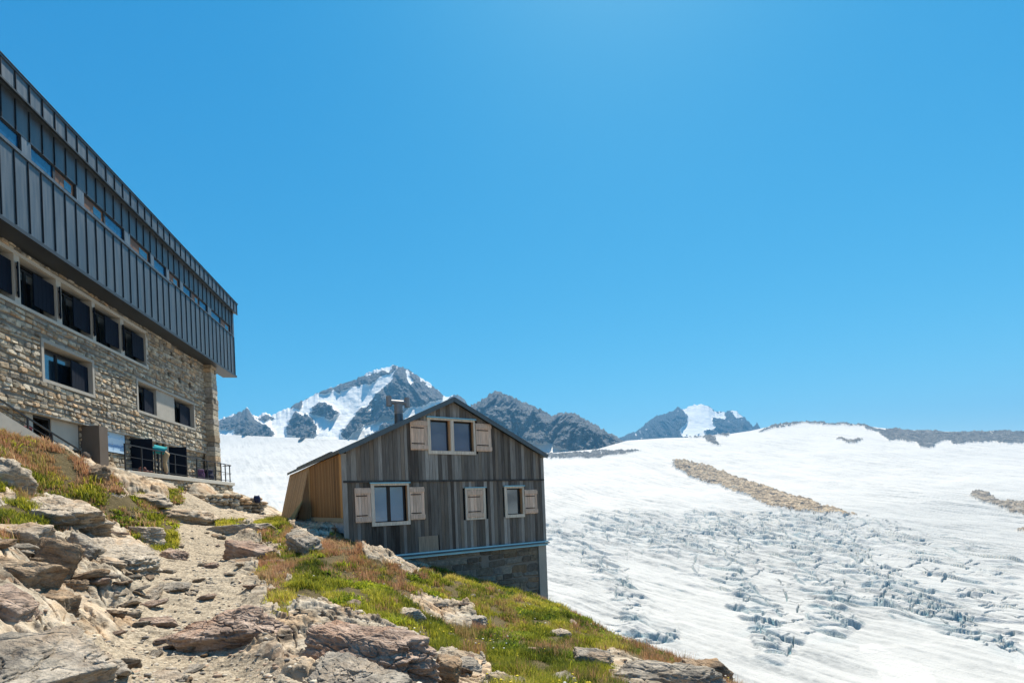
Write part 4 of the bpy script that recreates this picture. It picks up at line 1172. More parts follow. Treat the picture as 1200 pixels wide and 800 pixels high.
    DRY = [(.26, .25, .06), (.44, .30, .13), (.42, .20, .11), (.52, .32, .19), (.58, .44, .22)]
    leafy = isg & (fbm2(X * .9, Y * .9, 3, 131) > .12)
    blades(isg & ~leafy, 30, .125, 'grass', 'bright green grass tufts growing between the rocks', GREEN, 301)
    blades(isd, 26, .15, 'dry_grass', 'reddish brown dry grass on the slopes', DRY, 303, .0030, .4)
    blades(leafy, 16, .085, 'ground_cover', 'low leafy yellow green plants among the grass', [(.06, .10, .015), (.16, .22, .02), (.36, .40, .03), (.50, .50, .05)], 305, .0105, .75)
    # flower heads above the turf
    r3 = np.random.RandomState(77)
    idx = np.flatnonzero(isg | isd); idx = idx[fbm2(X[idx] * .7, Y[idx] * .7, 2, 120) > .12]
    idx = r3.choice(idx, min(420, len(idx)), replace=False)
    D, F = ico(1)
    x, y = X[idx], Y[idx]; z = ground_z(x, y) + r3.uniform(.10, .22, len(idx))
    sz = r3.uniform(.009, .02, len(idx))
    V = (D[None] * np.array([1, 1, .55]) * sz[:, None, None] + np.stack([x, y, z], -1)[:, None, :]).reshape(-1, 3)
    FF = (F[None] + (np.arange(len(idx)) * len(D))[:, None, None]).reshape(-1, 3)
    col = np.where((r3.rand(len(idx)) < .72)[:, None], np.array([.65, .50, .02]), np.array([.72, .70, .62]))
    t = NT('petals'); t.bsdf(t.attr('col'), .6)
    o = np_mesh('wildflowers', V, FF, t.m, True, {'col': np.repeat(col, len(D), 0)})
    tag(o, 'tiny yellow and white flower heads dotted over the grass', kind='stuff')
grass()

# ------------------------------------------------------------------ masonry and boards
STONE_TONES = [(.40, .34, .25), (.46, .395, .295), (.32, .275, .21), (.50, .44, .34), (.38, .29, .195), (.41, .365, .29), (.27, .23, .18), (.45, .32, .20), (.35, .315, .265)]
def rubble(mb, s0, s1, z0, z1, out, openings, rs, tr, ch=(.09, .19), ln=(.13, .42), proud=(.02, .085), tones=STONE_TONES, wob=.05, gap=.012):
    """irregular stones laid in wavering courses, each a chipped octagon standing proud of the mortar"""
    z = z0
    while z < z1 - .04:
        h = rs.uniform(*ch)
        if z + h > z1 - .06: h = z1 - z
        free = [(s0, s1)]
        for a, b, c, d in openings:
            ov = min(z + h, d) - max(z, c)
            if ov > .3 * h:
                nf = []
                for p, q in free:
                    if b <= p or a >= q: nf.append((p, q)); continue
                    if a > p: nf.append((p, a))
                    if b < q: nf.append((b, q))
                free = nf
        ph = rs.uniform(0, 6.28)
        for p, q in free:
            s = p
            while s < q - .03:
                w = rs.uniform(*ln)
                if s + w > q - .10: w = q - s
                a, b = s + gap / 2, s + w - gap / 2
                dz0 = wob * math.sin(s * 1.3 + ph) * (0 if z <= z0 + 1e-6 else 1); dz1 = wob * math.sin((s + w) * 1.3 + ph) * (0 if z <= z0 + 1e-6 else 1)
                parts = [(z, h)]
                if h > .17 and w < .3 and rs.rand() < .3:
                    k = rs.uniform(.4, .6); parts = [(z, h * k), (z + h * k, h * (1 - k))]
                for zz, hh in parts:
                    c0 = min(.35 * hh, .4 * (b - a)); j = lambda: rs.uniform(.15, 1) * c0
                    lo0, lo1, hi0, hi1 = zz + dz0 + gap / 2, zz + dz1 + gap / 2, zz + hh + dz0 - gap / 2, zz + hh + dz1 - gap / 2
                    pts = [(a + j(), lo0), (b - j(), lo1), (b, lo1 + j()), (b, hi1 - j()), (b - j(), hi1), (a + j(), hi0), (a, hi0 - j()), (a, lo0 + j())]
                    cx = (a + b) / 2; cz = sum(t[1] for t in pts) / 8
                    pr = rs.uniform(*proud); ins = rs.uniform(.80, .92)
                    tl, tz = rs.normal(0, .014), rs.normal(-.010, .018)
                    ring0 = [tr(x, out + .002, y) for x, y in pts]
                    ring1 = [tr(cx + (x - cx) * (ins + .07), out + pr * .65 + tl * (x - cx) / w, cz + (y - cz) * (ins + .07)) for x, y in pts]
                    ring2 = [tr(cx + (x - cx) * ins * .82, out + pr + tl * (x - cx) / w + tz * (y - cz) / hh, cz + (y - cz) * ins * .82) for x, y in pts]
                    f = [(k, (k + 1) % 8, 8 + (k + 1) % 8, 8 + k) for k in range(8)] + [(8 + k, 8 + (k + 1) % 8, 16 + (k + 1) % 8, 16 + k) for k in range(8)] + [tuple(range(16, 24))]
                    t = tones[rs.randint(len(tones))]; v = rs.uniform(.8, 1.2)
                    mb.add(ring0 + ring1 + ring2, f, tuple(x * v for x in t))
                s += w
        z += h

def cells(mb, s0, s1, z0, z1, o0, o1, openings, tr):
    """a wall slab of boxes round its openings"""
    ss = sorted({s0, s1, *[min(max(v, s0), s1) for o in openings for v in o[:2]]}); zs = sorted({z0, z1, *[min(max(v, z0), z1) for o in openings for v in o[2:]]})
    for a, b in zip(ss[:-1], ss[1:]):
        run = None
        for c, d in zip(zs[:-1], zs[1:]):
            hole = any(o[0] - 1e-6 <= a and b <= o[1] + 1e-6 and o[2] - 1e-6 <= c and d <= o[3] + 1e-6 for o in openings)
            if not hole:
                run = (run[0], d) if run else (c, d)
            if hole or d == zs[-1]:
                if run:
                    p, q = tr(a, o0, run[0]), tr(b, o1, run[1])
                    mb.box(p[0], q[0], p[1], q[1], p[2], q[2])
                run = None

WOOD_GREY = [(.19, .17, .147), (.13, .114, .097), (.25, .228, .20), (.09, .074, .061), (.20, .162, .125), (.16, .136, .109), (.31, .287, .254), (.12, .106, .092)]
def boards(mb, s0, s1, z0, top, y, openings, rs, tones, wd=(.10, .15), th=.024, gap=.007, tone_fn=None):
    """upright boards; top is a height or a function of s (a gable)"""
    s = s0
    tf = top if callable(top) else (lambda q: top)
    while s < s1 - .01:
        w = rs.uniform(*wd)
        if s + w > s1 - .05: w = s1 - s
        a, b = s + gap / 2, s + w - gap / 2
        iv = [(z0, None)]
        for o in sorted([o for o in openings if o[0] < b - .01 and o[1] > a + .01], key=lambda o: o[2]):
            lo, hi = iv[-1]
            iv[-1] = (lo, o[2]); iv.append((o[3], None))
        t = tones[rs.randint(len(tones))]; v = rs.uniform(.75, 1.25)
        dy = rs.uniform(-.004, .004)
        for lo, hi in iv:
            ha, hb = (tf(a), tf(b)) if hi is None else (hi, hi)
            if min(ha, hb) - lo < .02: continue
            col = tuple(x * v for x in t)
            if tone_fn: col = tone_fn(s, lo, col)
            y0, y1 = y - th + dy, y
            vs = [(a, y0, lo), (b, y0, lo), (b, y1, lo), (a, y1, lo), (a, y0, ha), (b, y0, hb), (b, y1, hb), (a, y1, ha)]
            mb.add(vs, [(0, 3, 2, 1), (4, 5, 6, 7), (0, 1, 5, 4), (1, 2, 6, 5), (2, 3, 7, 6), (3, 0, 4, 7)], col)
        s += w

# ------------------------------------------------------------------ the stone and zinc refuge
def build_refuge():
    OZ = 1.8
    root = empty('mountain_refuge', (RF_C[0], RF_C[1], OZ), RF_ROT)
    tag(root, 'long stone mountain refuge with dark zinc upper storey on the left', 'building')
    rs = np.random.RandomState(31)
    tr = lambda s, o, z: (s, o, z)
    mb_ = lambda: MB(OZ)
    SL = 26.5
    band = (10.92, 23.4, 6.70, 8.28)
    A = (14.58, 17.18, 4.54, 5.97); B = (6.38, 11.82, 4.54, 6.03)
    holes = [(s - .14, s + .14, z - .14, z + .14) for s, z in [(8.62, 8.0), (7.58, 8.0), (6.55, 8.02), (8.95, 6.91), (7.85, 6.92), (6.74, 6.93)]]
    up_open = [band, A, B] + holes
    dA = (16.52, 17.34, 2.0, 3.43); pan = (15.10, 16.52, 2.35, 3.43); dB = (10.68, 11.98, 1.8, 3.44); dC = (7.62, 8.90, 1.8, 3.44)
    lo_open = [dA, pan, dB, dC]
    # masonry: backing wall with the stones on it
    w = mb_()
    cells(w, 4.3, SL, 3.5, 8.9, -.5, 0, up_open, tr)
    cells(w, 4.3, SL, .6, 3.5, -.5, -.22, lo_open, tr)
    wall = w.build('masonry_core', M['mortar'], root)
    st = mb_()
    rubble(st, 4.3, SL, 3.5, 8.86, 0, up_open, rs, tr)
    rubble(st, 5.0, SL, .7, 3.5, -.22, lo_open, rs, tr)
    st.build('stone_wall', M['stone'], root)
    # the pier of big blocks at the far corner
    pr = mb_(); z = .8
    while z < 8.58:
        h = min(rs.uniform(.20, .36), 8.6 - z)
        t = STONE_TONES[rs.randint(len(STONE_TONES))]; v = rs.uniform(.8, 1.2)
        k = (8.6 - z) * .010
        j = rs.uniform(-.02, .03, 3)
        split = rs.rand() < .5
        if split:
            m = rs.uniform(4.5, 4.8)
            pr.box(4.28 - k + j[0], m - .008, -.1, .41 + k + j[1], z + .006, z + h - .006, tuple(x * v for x in t))
            t = STONE_TONES[rs.randint(len(STONE_TONES))]
            pr.box(m + .008, 5.0 + j[2], -.1, .41 + k - j[1], z + .006, z + h - .006, tuple(x * v for x in t))
        else:
            pr.box(4.28 - k + j[0], 5.0 + j[2], -.1, .41 + k + j[1], z + .006, z + h - .006, tuple(x * v for x in t))
        z += h
    pr.build('corner_pier', M['stone'], root, bevel=.022)
    # black sheet painted as the rooms' shade behind the openings, and the rest of the building's body
    b = mb_(); b.box(4.4, SL, -.62, -.53, .6, 8.9); b.build('dark_room_sheet', M['dark_backing'], root)
    b = mb_(); b.box(4.3, SL, -11, -.64, .0, 8.86); b.build('rear_wall', M['mortar'], root)
    b = mb_(); b.box(4.9, SL, -.2, .03, 3.44, 3.52); b.build('ledge', M['concrete'], root)
    # concrete bands and surrounds
    c = mb_()
    c.box(band[0] - .16, SL, -.3, .05, 8.24, 8.36); c.box(band[0] - .12, SL, -.3, .075, 6.64, 6.745)
    c.box(band[0] - .14, band[0] + .02, -.35, .05, 6.747, 8.238)
    ops = [(20.1, 21.7), (18.12, 19.85), (16.37, 17.90), (14.54, 16.13), (12.78, 14.36), (10.96, 12.54), (21.95, 23.4)]
    so = sorted(ops)
    for (a0, a1), (b0, b1) in zip(so[:-1], so[1:]): c.box(a1, b0, -.45, .035, 6.747, 8.238)
    c.build('concrete_band', M['concrete_light'], root)
    def surround(s0, s1, z0, z1, t=.11, proud=.07):
        f = mb_()
        f.box(s0, s1, -.42, proud, z1 - t, z1); f.box(s0, s1, -.42, proud, z0, z0 + t)
        f.box(s0, s0 + t, -.42, proud - .003, z0 + t + .001, z1 - t - .001); f.box(s1 - t, s1, -.42, proud - .003, z0 + t + .001, z1 - t - .001)
        return f
    surround(*A).build('window_surround', M['concrete'], root)
    f = surround(*B); f.box(8.42, 10.08, -.40, -.02, 4.66, 5.91); f.build('window_surround', M['concrete'], root)
    def window(s0, s1, z0, z1, o=-.38, split=True):
        f = mb_()
        f.box(s0, s1, o - .03, o + .03, z1 - .06, z1); f.box(s0, s1, o - .03, o + .03, z0, z0 + .06)
        for s in ([s0, s1 - .06] + ([(s0 + s1) / 2 - .04] if split else [])): f.box(s, s + (.06 if s != (s0 + s1) / 2 - .04 else .08), o - .029, o + .031, z0 + .061, z1 - .061)
        w = f.build('window', M['dark_frame'], root)
        g = mb_(); g.box(s0 + .055, s1 - .055, o - .012, o - .004, z0 + .055, z1 - .055)
        p = g.build('pane', M['pane'], w)
        return w
    def shutter(s0, s1, z0, z1, o0, o1):
        """a folding leaf from (s0,o0) to (s1,o1), of ribbed dark planks"""
        f = mb_(); n = 5; d = Vector((s1 - s0, o1 - o0, 0)); L = d.length; d.normalize(); nr = Vector((-d.y, d.x, 0))
        for i in range(n):
            a = Vector((s0, o0, 0)) + d * (L * i / n + .004); b = Vector((s0, o0, 0)) + d * (L * (i + 1) / n - .004)
            vs = [(*(q + nr * k).xy, z) for z in (z0, z1) for q, k in ((a, -.018), (b, -.018), (b, .018), (a, .018))]
            f.add(vs, [(0, 3, 2, 1), (4, 5, 6, 7), (0, 1, 5, 4), (1, 2, 6, 5), (2, 3, 7, 6), (3, 0, 4, 7)])
        for z in (z0 + .12, z1 - .16):
            a = Vector((s0, o0, 0)) + nr * -.027; b = Vector((s1, o1, 0)) + nr * -.027
            f.bar((a.x, a.y, z), (b.x, b.y, z), .016, .05)
        return f.build('shutter', M['navy'], root)
    for a, b_ in ops:
        window(a + .02, b_ - .02, 6.78, 8.14)
        shutter(b_ - .03, b_ + .20, 6.93, 8.0, -.06, .13)
        shutter(a + .02, a + .95, 6.96, 8.0, -.04, -.01)
    window(A[0] + .13, A[1] - .13, 4.68, 5.82); shutter(A[1] - .14, A[1] - .42, 4.72, 5.66, -.33, -.30); shutter(A[0] + .13, A[0] + 1.08, 4.70, 5.66, -.10, -.04)
    window(10.1, 11.68, 4.68, 5.88); shutter(11.66, 11.45, 4.72, 5.72, -.33, -.30); shutter(10.12, 11.05, 4.70, 5.74, -.14, -.06)
    window(6.52, 8.40, 4.68, 5.88); shutter(8.38, 8.20, 4.72, 5.76, -.33, -.30); shutter(6.54, 7.8, 4.70, 5.72, -.14, -.06)
    # ground floor
    c = mb_(); c.box(pan[0] + .12, pan[1], -.4, -.17, 2.5, 3.43); c.build('concrete_panel', M['concrete_light'], root)
    c = mb_(); c.box(17.34, 17.62, -.4, -.15, 2.0, 3.43); c.build('door_jamb', M['concrete_light'], root)
    c = mb_(); c.box(14.56, 15.06, -.3, .42, 1.4, 3.432); c.build('wing_wall', M['wing_brown'], root)
    def door(s0, s1, z0, z1, leaf=True):
        f = mb_(); f.box(s0, s0 + .07, -.42, -.20, z0, z1); f.box(s1 - .07, s1, -.42, -.20, z0, z1); f.box(s0, s1, -.42, -.2, z1 - .07, z1 - .001)
        d = f.build('door', M['dark_frame'], root)
        if leaf:
            l = mb_(); l.box(s1 - .12, s1 - .075, -.2, .62, z0 + .02, z1 - .08); l.box(s1 - .15, s1 - .12, .5, .53, z0 + 1.0, z0 + 1.12)
            l.build('door_leaf', M['navy'], d)
    door(*dA, leaf=False); door(*dB); door(*dC)
    for a in (8.9, 10.45): c = mb_(); c.box(a, a + .225, -.35, -.13, 1.8, 3.44); c.build('door_jamb', M['concrete_light'], root)
    p = mb_(); p.tube((9.42, -.12, 1.8), (9.42, -.12, 4.5), .055); p.tube((9.9, -.14, 1.8), (9.9, -.14, 3.5), .05)
    for z in (2.4, 3.3, 4.2): p.box(9.36, 9.48, -.2, -.05, z, z + .03)
    p.build('drainpipe', M['steel'], root)
    # ---- zinc storey
    def seams(f, s0, s1, z0, z1, o, step, w=.022, h=.032, ph=0.):
        s = s0 + ph
        while s < s1:
            f.box(s - w / 2, s + w / 2, o - .003, o + h, z0, z1, (.22, .22, .24)); s += step
    SX = 10.06
    m = mb_()
    m.box(SX, SL, .02, .76, 8.62, 10.86); m.box(2.2, SX, .02, .72, 8.62, 11.02)
    seams(m, SX, SL, 8.66, 10.84, .76, .515, ph=.2); seams(m, 2.2, SX, 8.66, 11.0, .72, .515, ph=.12); seams(m, 2.2, 2.3, 8.66, 11.0, .72, .5, ph=.02)
    m.build('zinc_cladding', M['zinc'], root)
    m = mb_(); m.box(2.15, SL, -.02, .80, 8.50, 8.617); m.build('soffit_shadow_edge', M['zinc_dark'], root)  # trim coloured dark as the shadow under the cladding
    m = mb_(); m.box(SX, SL, .45, .81, 10.863, 10.94); m.box(SX, SL, .45, .74, 10.943, 11.03); m.box(2.43, SX - .02, .45, .765, 11.024, 11.07)
    m.build('sill_rail', M['zinc'], root)
    b = mb_(); b.box(2.25, SL, -10.9, .42, 8.9, 10.9); b.box(2.25, SL, -10.9, .52, 10.9, 12.3); b.build('storey_core', M['zinc_dark'], root)
    m = mb_(); m.box(2.2, SL, .0, .69, 11.58, 12.6); seams(m, 2.2, SL, 11.585, 12.50, .69, .515, ph=.12); m.box(2.18, 2.42, .0, .735, 8.62, 12.55); m.build('zinc_cladding', M['zinc'], root)
    groups = [(18.58, 20.9, 2), (16.22, 18.22, 2), (13.46, 15.84, 2), (11.56, 13.08, 1), (10.22, 11.28, 1), (8.92, 9.98, 1), (5.80, 8.62, 3), (2.60, 5.36, 2), (21.2, 23.4, 2)]
    gs = sorted(groups)
    prev = 2.2
    for a, b_, n in gs + [(SL, SL, 0)]:
        if a - prev > .03: m = mb_(); m.box(prev, a, .45, .68, 11.032 if a > SX else 11.072, 11.582, (1.3, 1.3, 1.3)); m.build('zinc_pier', M['zinc'], root)
        prev = b_
    for gi, (a, b_, n) in enumerate(gs):
        f = mb_(); f.box(a, b_, .57, .64, 11.53, 11.58); f.box(a, b_, .57, .64, 11.03, 11.10)
        for k in range(n + 1):
            x = a + (b_ - a) * k / n; f.box(max(a, x - .05), min(b_, x + .05), .571, .641, 11.101, 11.529)
        fw = f.build('strip_window', M['dark_frame'], root)
        for k in range(n):
            x0 = a + (b_ - a) * k / n + .05; x1 = a + (b_ - a) * (k + 1) / n - .05
            g = mb_(); g.box(x0, x1, .60, .61, 11.10, 11.53); wood = (k + gi) % 2 == 0
            g.build('wooden_sash' if wood else 'pane', M['varnished' if wood else 'pane_deep'], fw)
            if wood:
                g = mb_(); g.box(x0 + .12, (x0 + x1) / 2, .611, .616, 11.17, 11.45); g.build('pane', M['pane'], fw)
    # eaves: fascia with seams, and the flat roof on top
    m = mb_(); m.box(2.0, SL, .2, .90, 12.56, 13.12); m.box(1.97, SL, .2, .94, 13.123, 13.18); seams(m, 2.0, SL, 12.56, 13.12, .90, .515, ph=.06); m.box(1.99, SL, .84, .925, 12.50, 12.557, (.3, .3, .3)); m.box(1.95, SL, .86, .96, 13.183, 13.21, (.3, .3, .3)); m.build('eave', M['zinc'], root)
    m = mb_(); m.box(1.95, SL, -11.2, .198, 12.31, 13.14); m.build('roof', M['roof_metal'], root)
    return root
build_refuge()

def rf(s, o, z):
    c, sn = math.cos(RF_ROT), math.sin(RF_ROT)
    return Vector((RF_C[0] + s * c - o * sn, RF_C[1] + s * sn + o * c, z))

def refuge_things():
    # information board on the wall: a painted panorama of blue ridges
    t = NT('panorama_print'); oc = t.coord('Object')
    sep = t.n('ShaderNodeSeparateXYZ'); t.link(oc, sep.inputs[0])
    h = t.math('ADD', sep.outputs[2], t.math('MULTIPLY', t.math('SUBTRACT', t.noise(t.mapping(oc, (1.6, 0, 0)), 2.2, 6, .6), .5), .34))
    h2 = t.math('ADD', sep.outputs[2], t.math('MULTIPLY', t.math('SUBTRACT', t.noise(t.mapping(oc, (1.6, 0, 0), loc=(5, 0, 0)), 2.6, 6, .6), .5), .30))
    c = t.mix(t.ramp(h, [(.34, 0.), (.36, 1.)]), (.42, .60, .80), (.62, .76, .88))
    c = t.mix(t.ramp(h, [(.56, 0.), (.58, 1.)]), c, (.40, .62, .84))
    c = t.mix(t.ramp(h2, [(.10, 1.), (.12, 0.)]), c, (.50, .66, .80))
    c = t.mix(t.ramp(h2, [(.22, 0.), (.235, 1.), (.30, 1.), (.315, 0.)]), c, (.20, .36, .62))
    t.bsdf(c, .45, 0, None, .4)
    root = empty('information_board', rf(13.2, -.14, 2.64), RF_ROT)
    tag(root, 'blue and white panorama board fixed to the refuge wall', 'sign')
    m = MB(); m.box(-.72, .72, -.01, .012, 0, .88); m.build('printed_panel', t.m, root)
    m = MB()
    m.box(-.75, .75, -.03, .025, .88, .91); m.box(-.75, .75, -.03, .025, -.03, 0); m.box(-.75, -.72, -.03, .024, .001, .879); m.box(.72, .75, -.03, .024, .001, .879)
    m.build('frame', M['steel'], root)
    # terrace slab and steps
    tz = 1.80
    root = empty('terrace', (RF_C[0], RF_C[1], 1.3), RF_ROT)
    tag(root, 'narrow concrete terrace along the refuge ground floor', 'terrace')
    m = MB(1.3); m.box(3.9, 14.55, -.3, 1.05, 1.62, tz); m.box(14.56, 15.6, -.2, .95, 1.55, 1.86); m.build('slab', M['concrete_light'], root, bevel=.012)
    rs = np.random.RandomState(8)
    m = MB(1.3); rubble(m, 3.95, 15.5, .75, 1.615, .92, [], rs, lambda s, o, z: (s, o, z), (.14, .24), (.25, .7), (.02, .10)); m.build('footing', M['stone_old'], root)
    m = MB(1.3); m.box(3.95, 15.5, -.3, .92, .6, 1.612); m.build('footing_core', M['mortar'], root)
    # railing
    root = empty('railing', (RF_C[0], RF_C[1], tz), RF_ROT)
    tag(root, 'thin dark steel railing along the terrace edge', 'railing')
    posts = [14.42, 13.3, 12.3, 11.75, 10.6, 9.48, 8.4, 7.21, 6.2, 5.45, 4.85, 4.2]
    for s in posts:
        m = MB(tz); m.bar((s, .90, tz), (s, .90, tz + 1.02), .045, .045); m.box(s - .06, s + .06, .84, .96, tz, tz + .012)
        m.build('post', M['steel'], root)
    m = MB(tz); m.bar((4.0, .90, tz + .5), (4.0, 0.45, tz + .5), .025); m.bar((4.0, .9, tz + 1.0), (4.0, .45, tz + 1.0), .04)
    for z, w in ((1.02, .05), (.55, .024), (.10, .03)): m.bar((14.44, .90, tz + z), (4.0, .90, tz + z), w, w * .8)
    m.build('rail', M['steel'], root)
    # sloping parapet of the ramp with its handrail
    root = empty('ramp_parapet', (RF_C[0], RF_C[1], 1.5), RF_ROT)
    tag(root, 'sloping concrete parapet of the ramp below the refuge wall', 'parapet')
    prof = [(17.25, 1.80), (17.74, 1.92), (18.5, 2.20), (19.3, 2.46), (20.44, 2.86), (22.0, 3.40), (24.5, 4.3)]
    m = MB(1.5)
    for (a, za), (b_, zb) in zip(prof[:-1], prof[1:]):
        vs = [(a, 1.08, za - .9), (b_, 1.08, zb - .9), (b_, 1.30, zb - .9), (a, 1.30, za - .9), (a, 1.08, za), (b_, 1.08, zb), (b_, 1.30, zb), (a, 1.30, za)]
        m.add(vs, [(0, 3, 2, 1), (4, 5, 6, 7), (0, 1, 5, 4), (1, 2, 6, 5), (2, 3, 7, 6), (3, 0, 4, 7)])
    m.build('concrete_wall', M['concrete'], root)
    m = MB(1.5)
    for (a, za), (b_, zb) in zip(prof[:-1], prof[1:]):
        vs = [(a, -.2, za - .9), (b_, -.2, zb - .9), (b_, 1.08, zb - .9), (a, 1.08, za - .9), (a, -.2, za - .30), (b_, -.2, zb - .30), (b_, 1.08, zb - .30), (a, 1.08, za - .30)]
        m.add(vs, [(0, 3, 2, 1), (4, 5, 6, 7), (0, 1, 5, 4), (1, 2, 6, 5), (2, 3, 7, 6), (3, 0, 4, 7)])
    m.build('ramp', M['concrete'], root)
    m = MB(1.5)
    zat = lambda s: float(np.interp(s, [p[0] for p in prof], [p[1] for p in prof]))
    for s in (17.35, 18.6, 19.5, 20.5, 21.5, 22.5): m.bar((s, 1.19, zat(s) - .02), (s, 1.19, zat(s) + .42), .04)
    for a, b_ in zip((17.35, 18.6, 19.5, 20.5, 21.5), (18.6, 19.5, 20.5, 21.5, 22.5)):
        m.bar((a, 1.19, zat(a) + .40), (b_, 1.19, zat(b_) + .40), .04); m.bar((a, 1.19, zat(a) + .2), (b_, 1.19, zat(b_) + .2), .02)
    m.build('handrail', M['steel'], root)
    # dry stone wall beyond the path
    rs = np.random.RandomState(12)
    P1 = at(216, 604, 23.2); P2 = at(307, 605, 26.2); d = (P2 - P1); Lw = Vector((d.x, d.y, 0)).length; ang = math.atan2(d.y, d.x)
    root = empty('dry_stone_wall', (P1.x, P1.y, -.25), ang)
    tag(root, 'low dry stone wall across the head of the path', 'wall')
    Vs, Fs, Cs = [], [], []; nb = 0
    for row in range(6):
        x = -.1 + rs.uniform(0, .15)
        while x < Lw:
            w = rs.uniform(.16, .42); hh = .21
            z = row * .19 + .06
            lim = 1.22 if x < Lw * .72 else 1.0
            if z < lim:
                for yy in (0.0, .30):
                    P, F = rock_shape(rs.randint(1000), (w * 1.15, .40, hh * rs.uniform(1.0, 1.35)), 2, 10, .8, .7)
                    Vs.append(P + np.array([x + w / 2, yy + rs.normal() * .03, z + .1 + rs.normal() * .015])); Fs.append(F + nb); nb += len(P)
                    t = np.array(STONE_TONES[rs.randint(len(STONE_TONES))]) * rs.uniform(.8, 1.2); Cs.append(np.repeat(t[None], len(P), 0))
            x += w
    np_mesh('stones', np.vstack(Vs), np.vstack(Fs), M['stone_old'], False, {'col': np.vstack(Cs)}, root)
    m = MB(); m.box(0, Lw - .1, .05, .3, -.5, .98); m.build('core', M['mortar'], root)
    # squared block wall at the foot of the steps
    P1 = at(176, 583, 21.6); P2 = at(222, 596, 24.2); d = P2 - P1; Lw = Vector((d.x, d.y, 0)).length
    root = empty('retaining_wall', (P1.x, P1.y, -.1), math.atan2(d.y, d.x))
    tag(root, 'short grey retaining wall of squared blocks below the terrace', 'wall')
    m = MB(); z = 0
    for row in range(5):
        x = -rs.uniform(0, .3)
        while x < Lw:
            w = rs.uniform(.35, .8); v = rs.uniform(.75, 1.1); m.box(x + .008, x + w - .008, rs.uniform(-.03, .03), .5, z + .006, z + .2 - .006, (.26 * v, .245 * v, .215 * v)); x += w
        z += .2
    m.build('blocks', M['stone_old'], root, bevel=.015)
refuge_things()

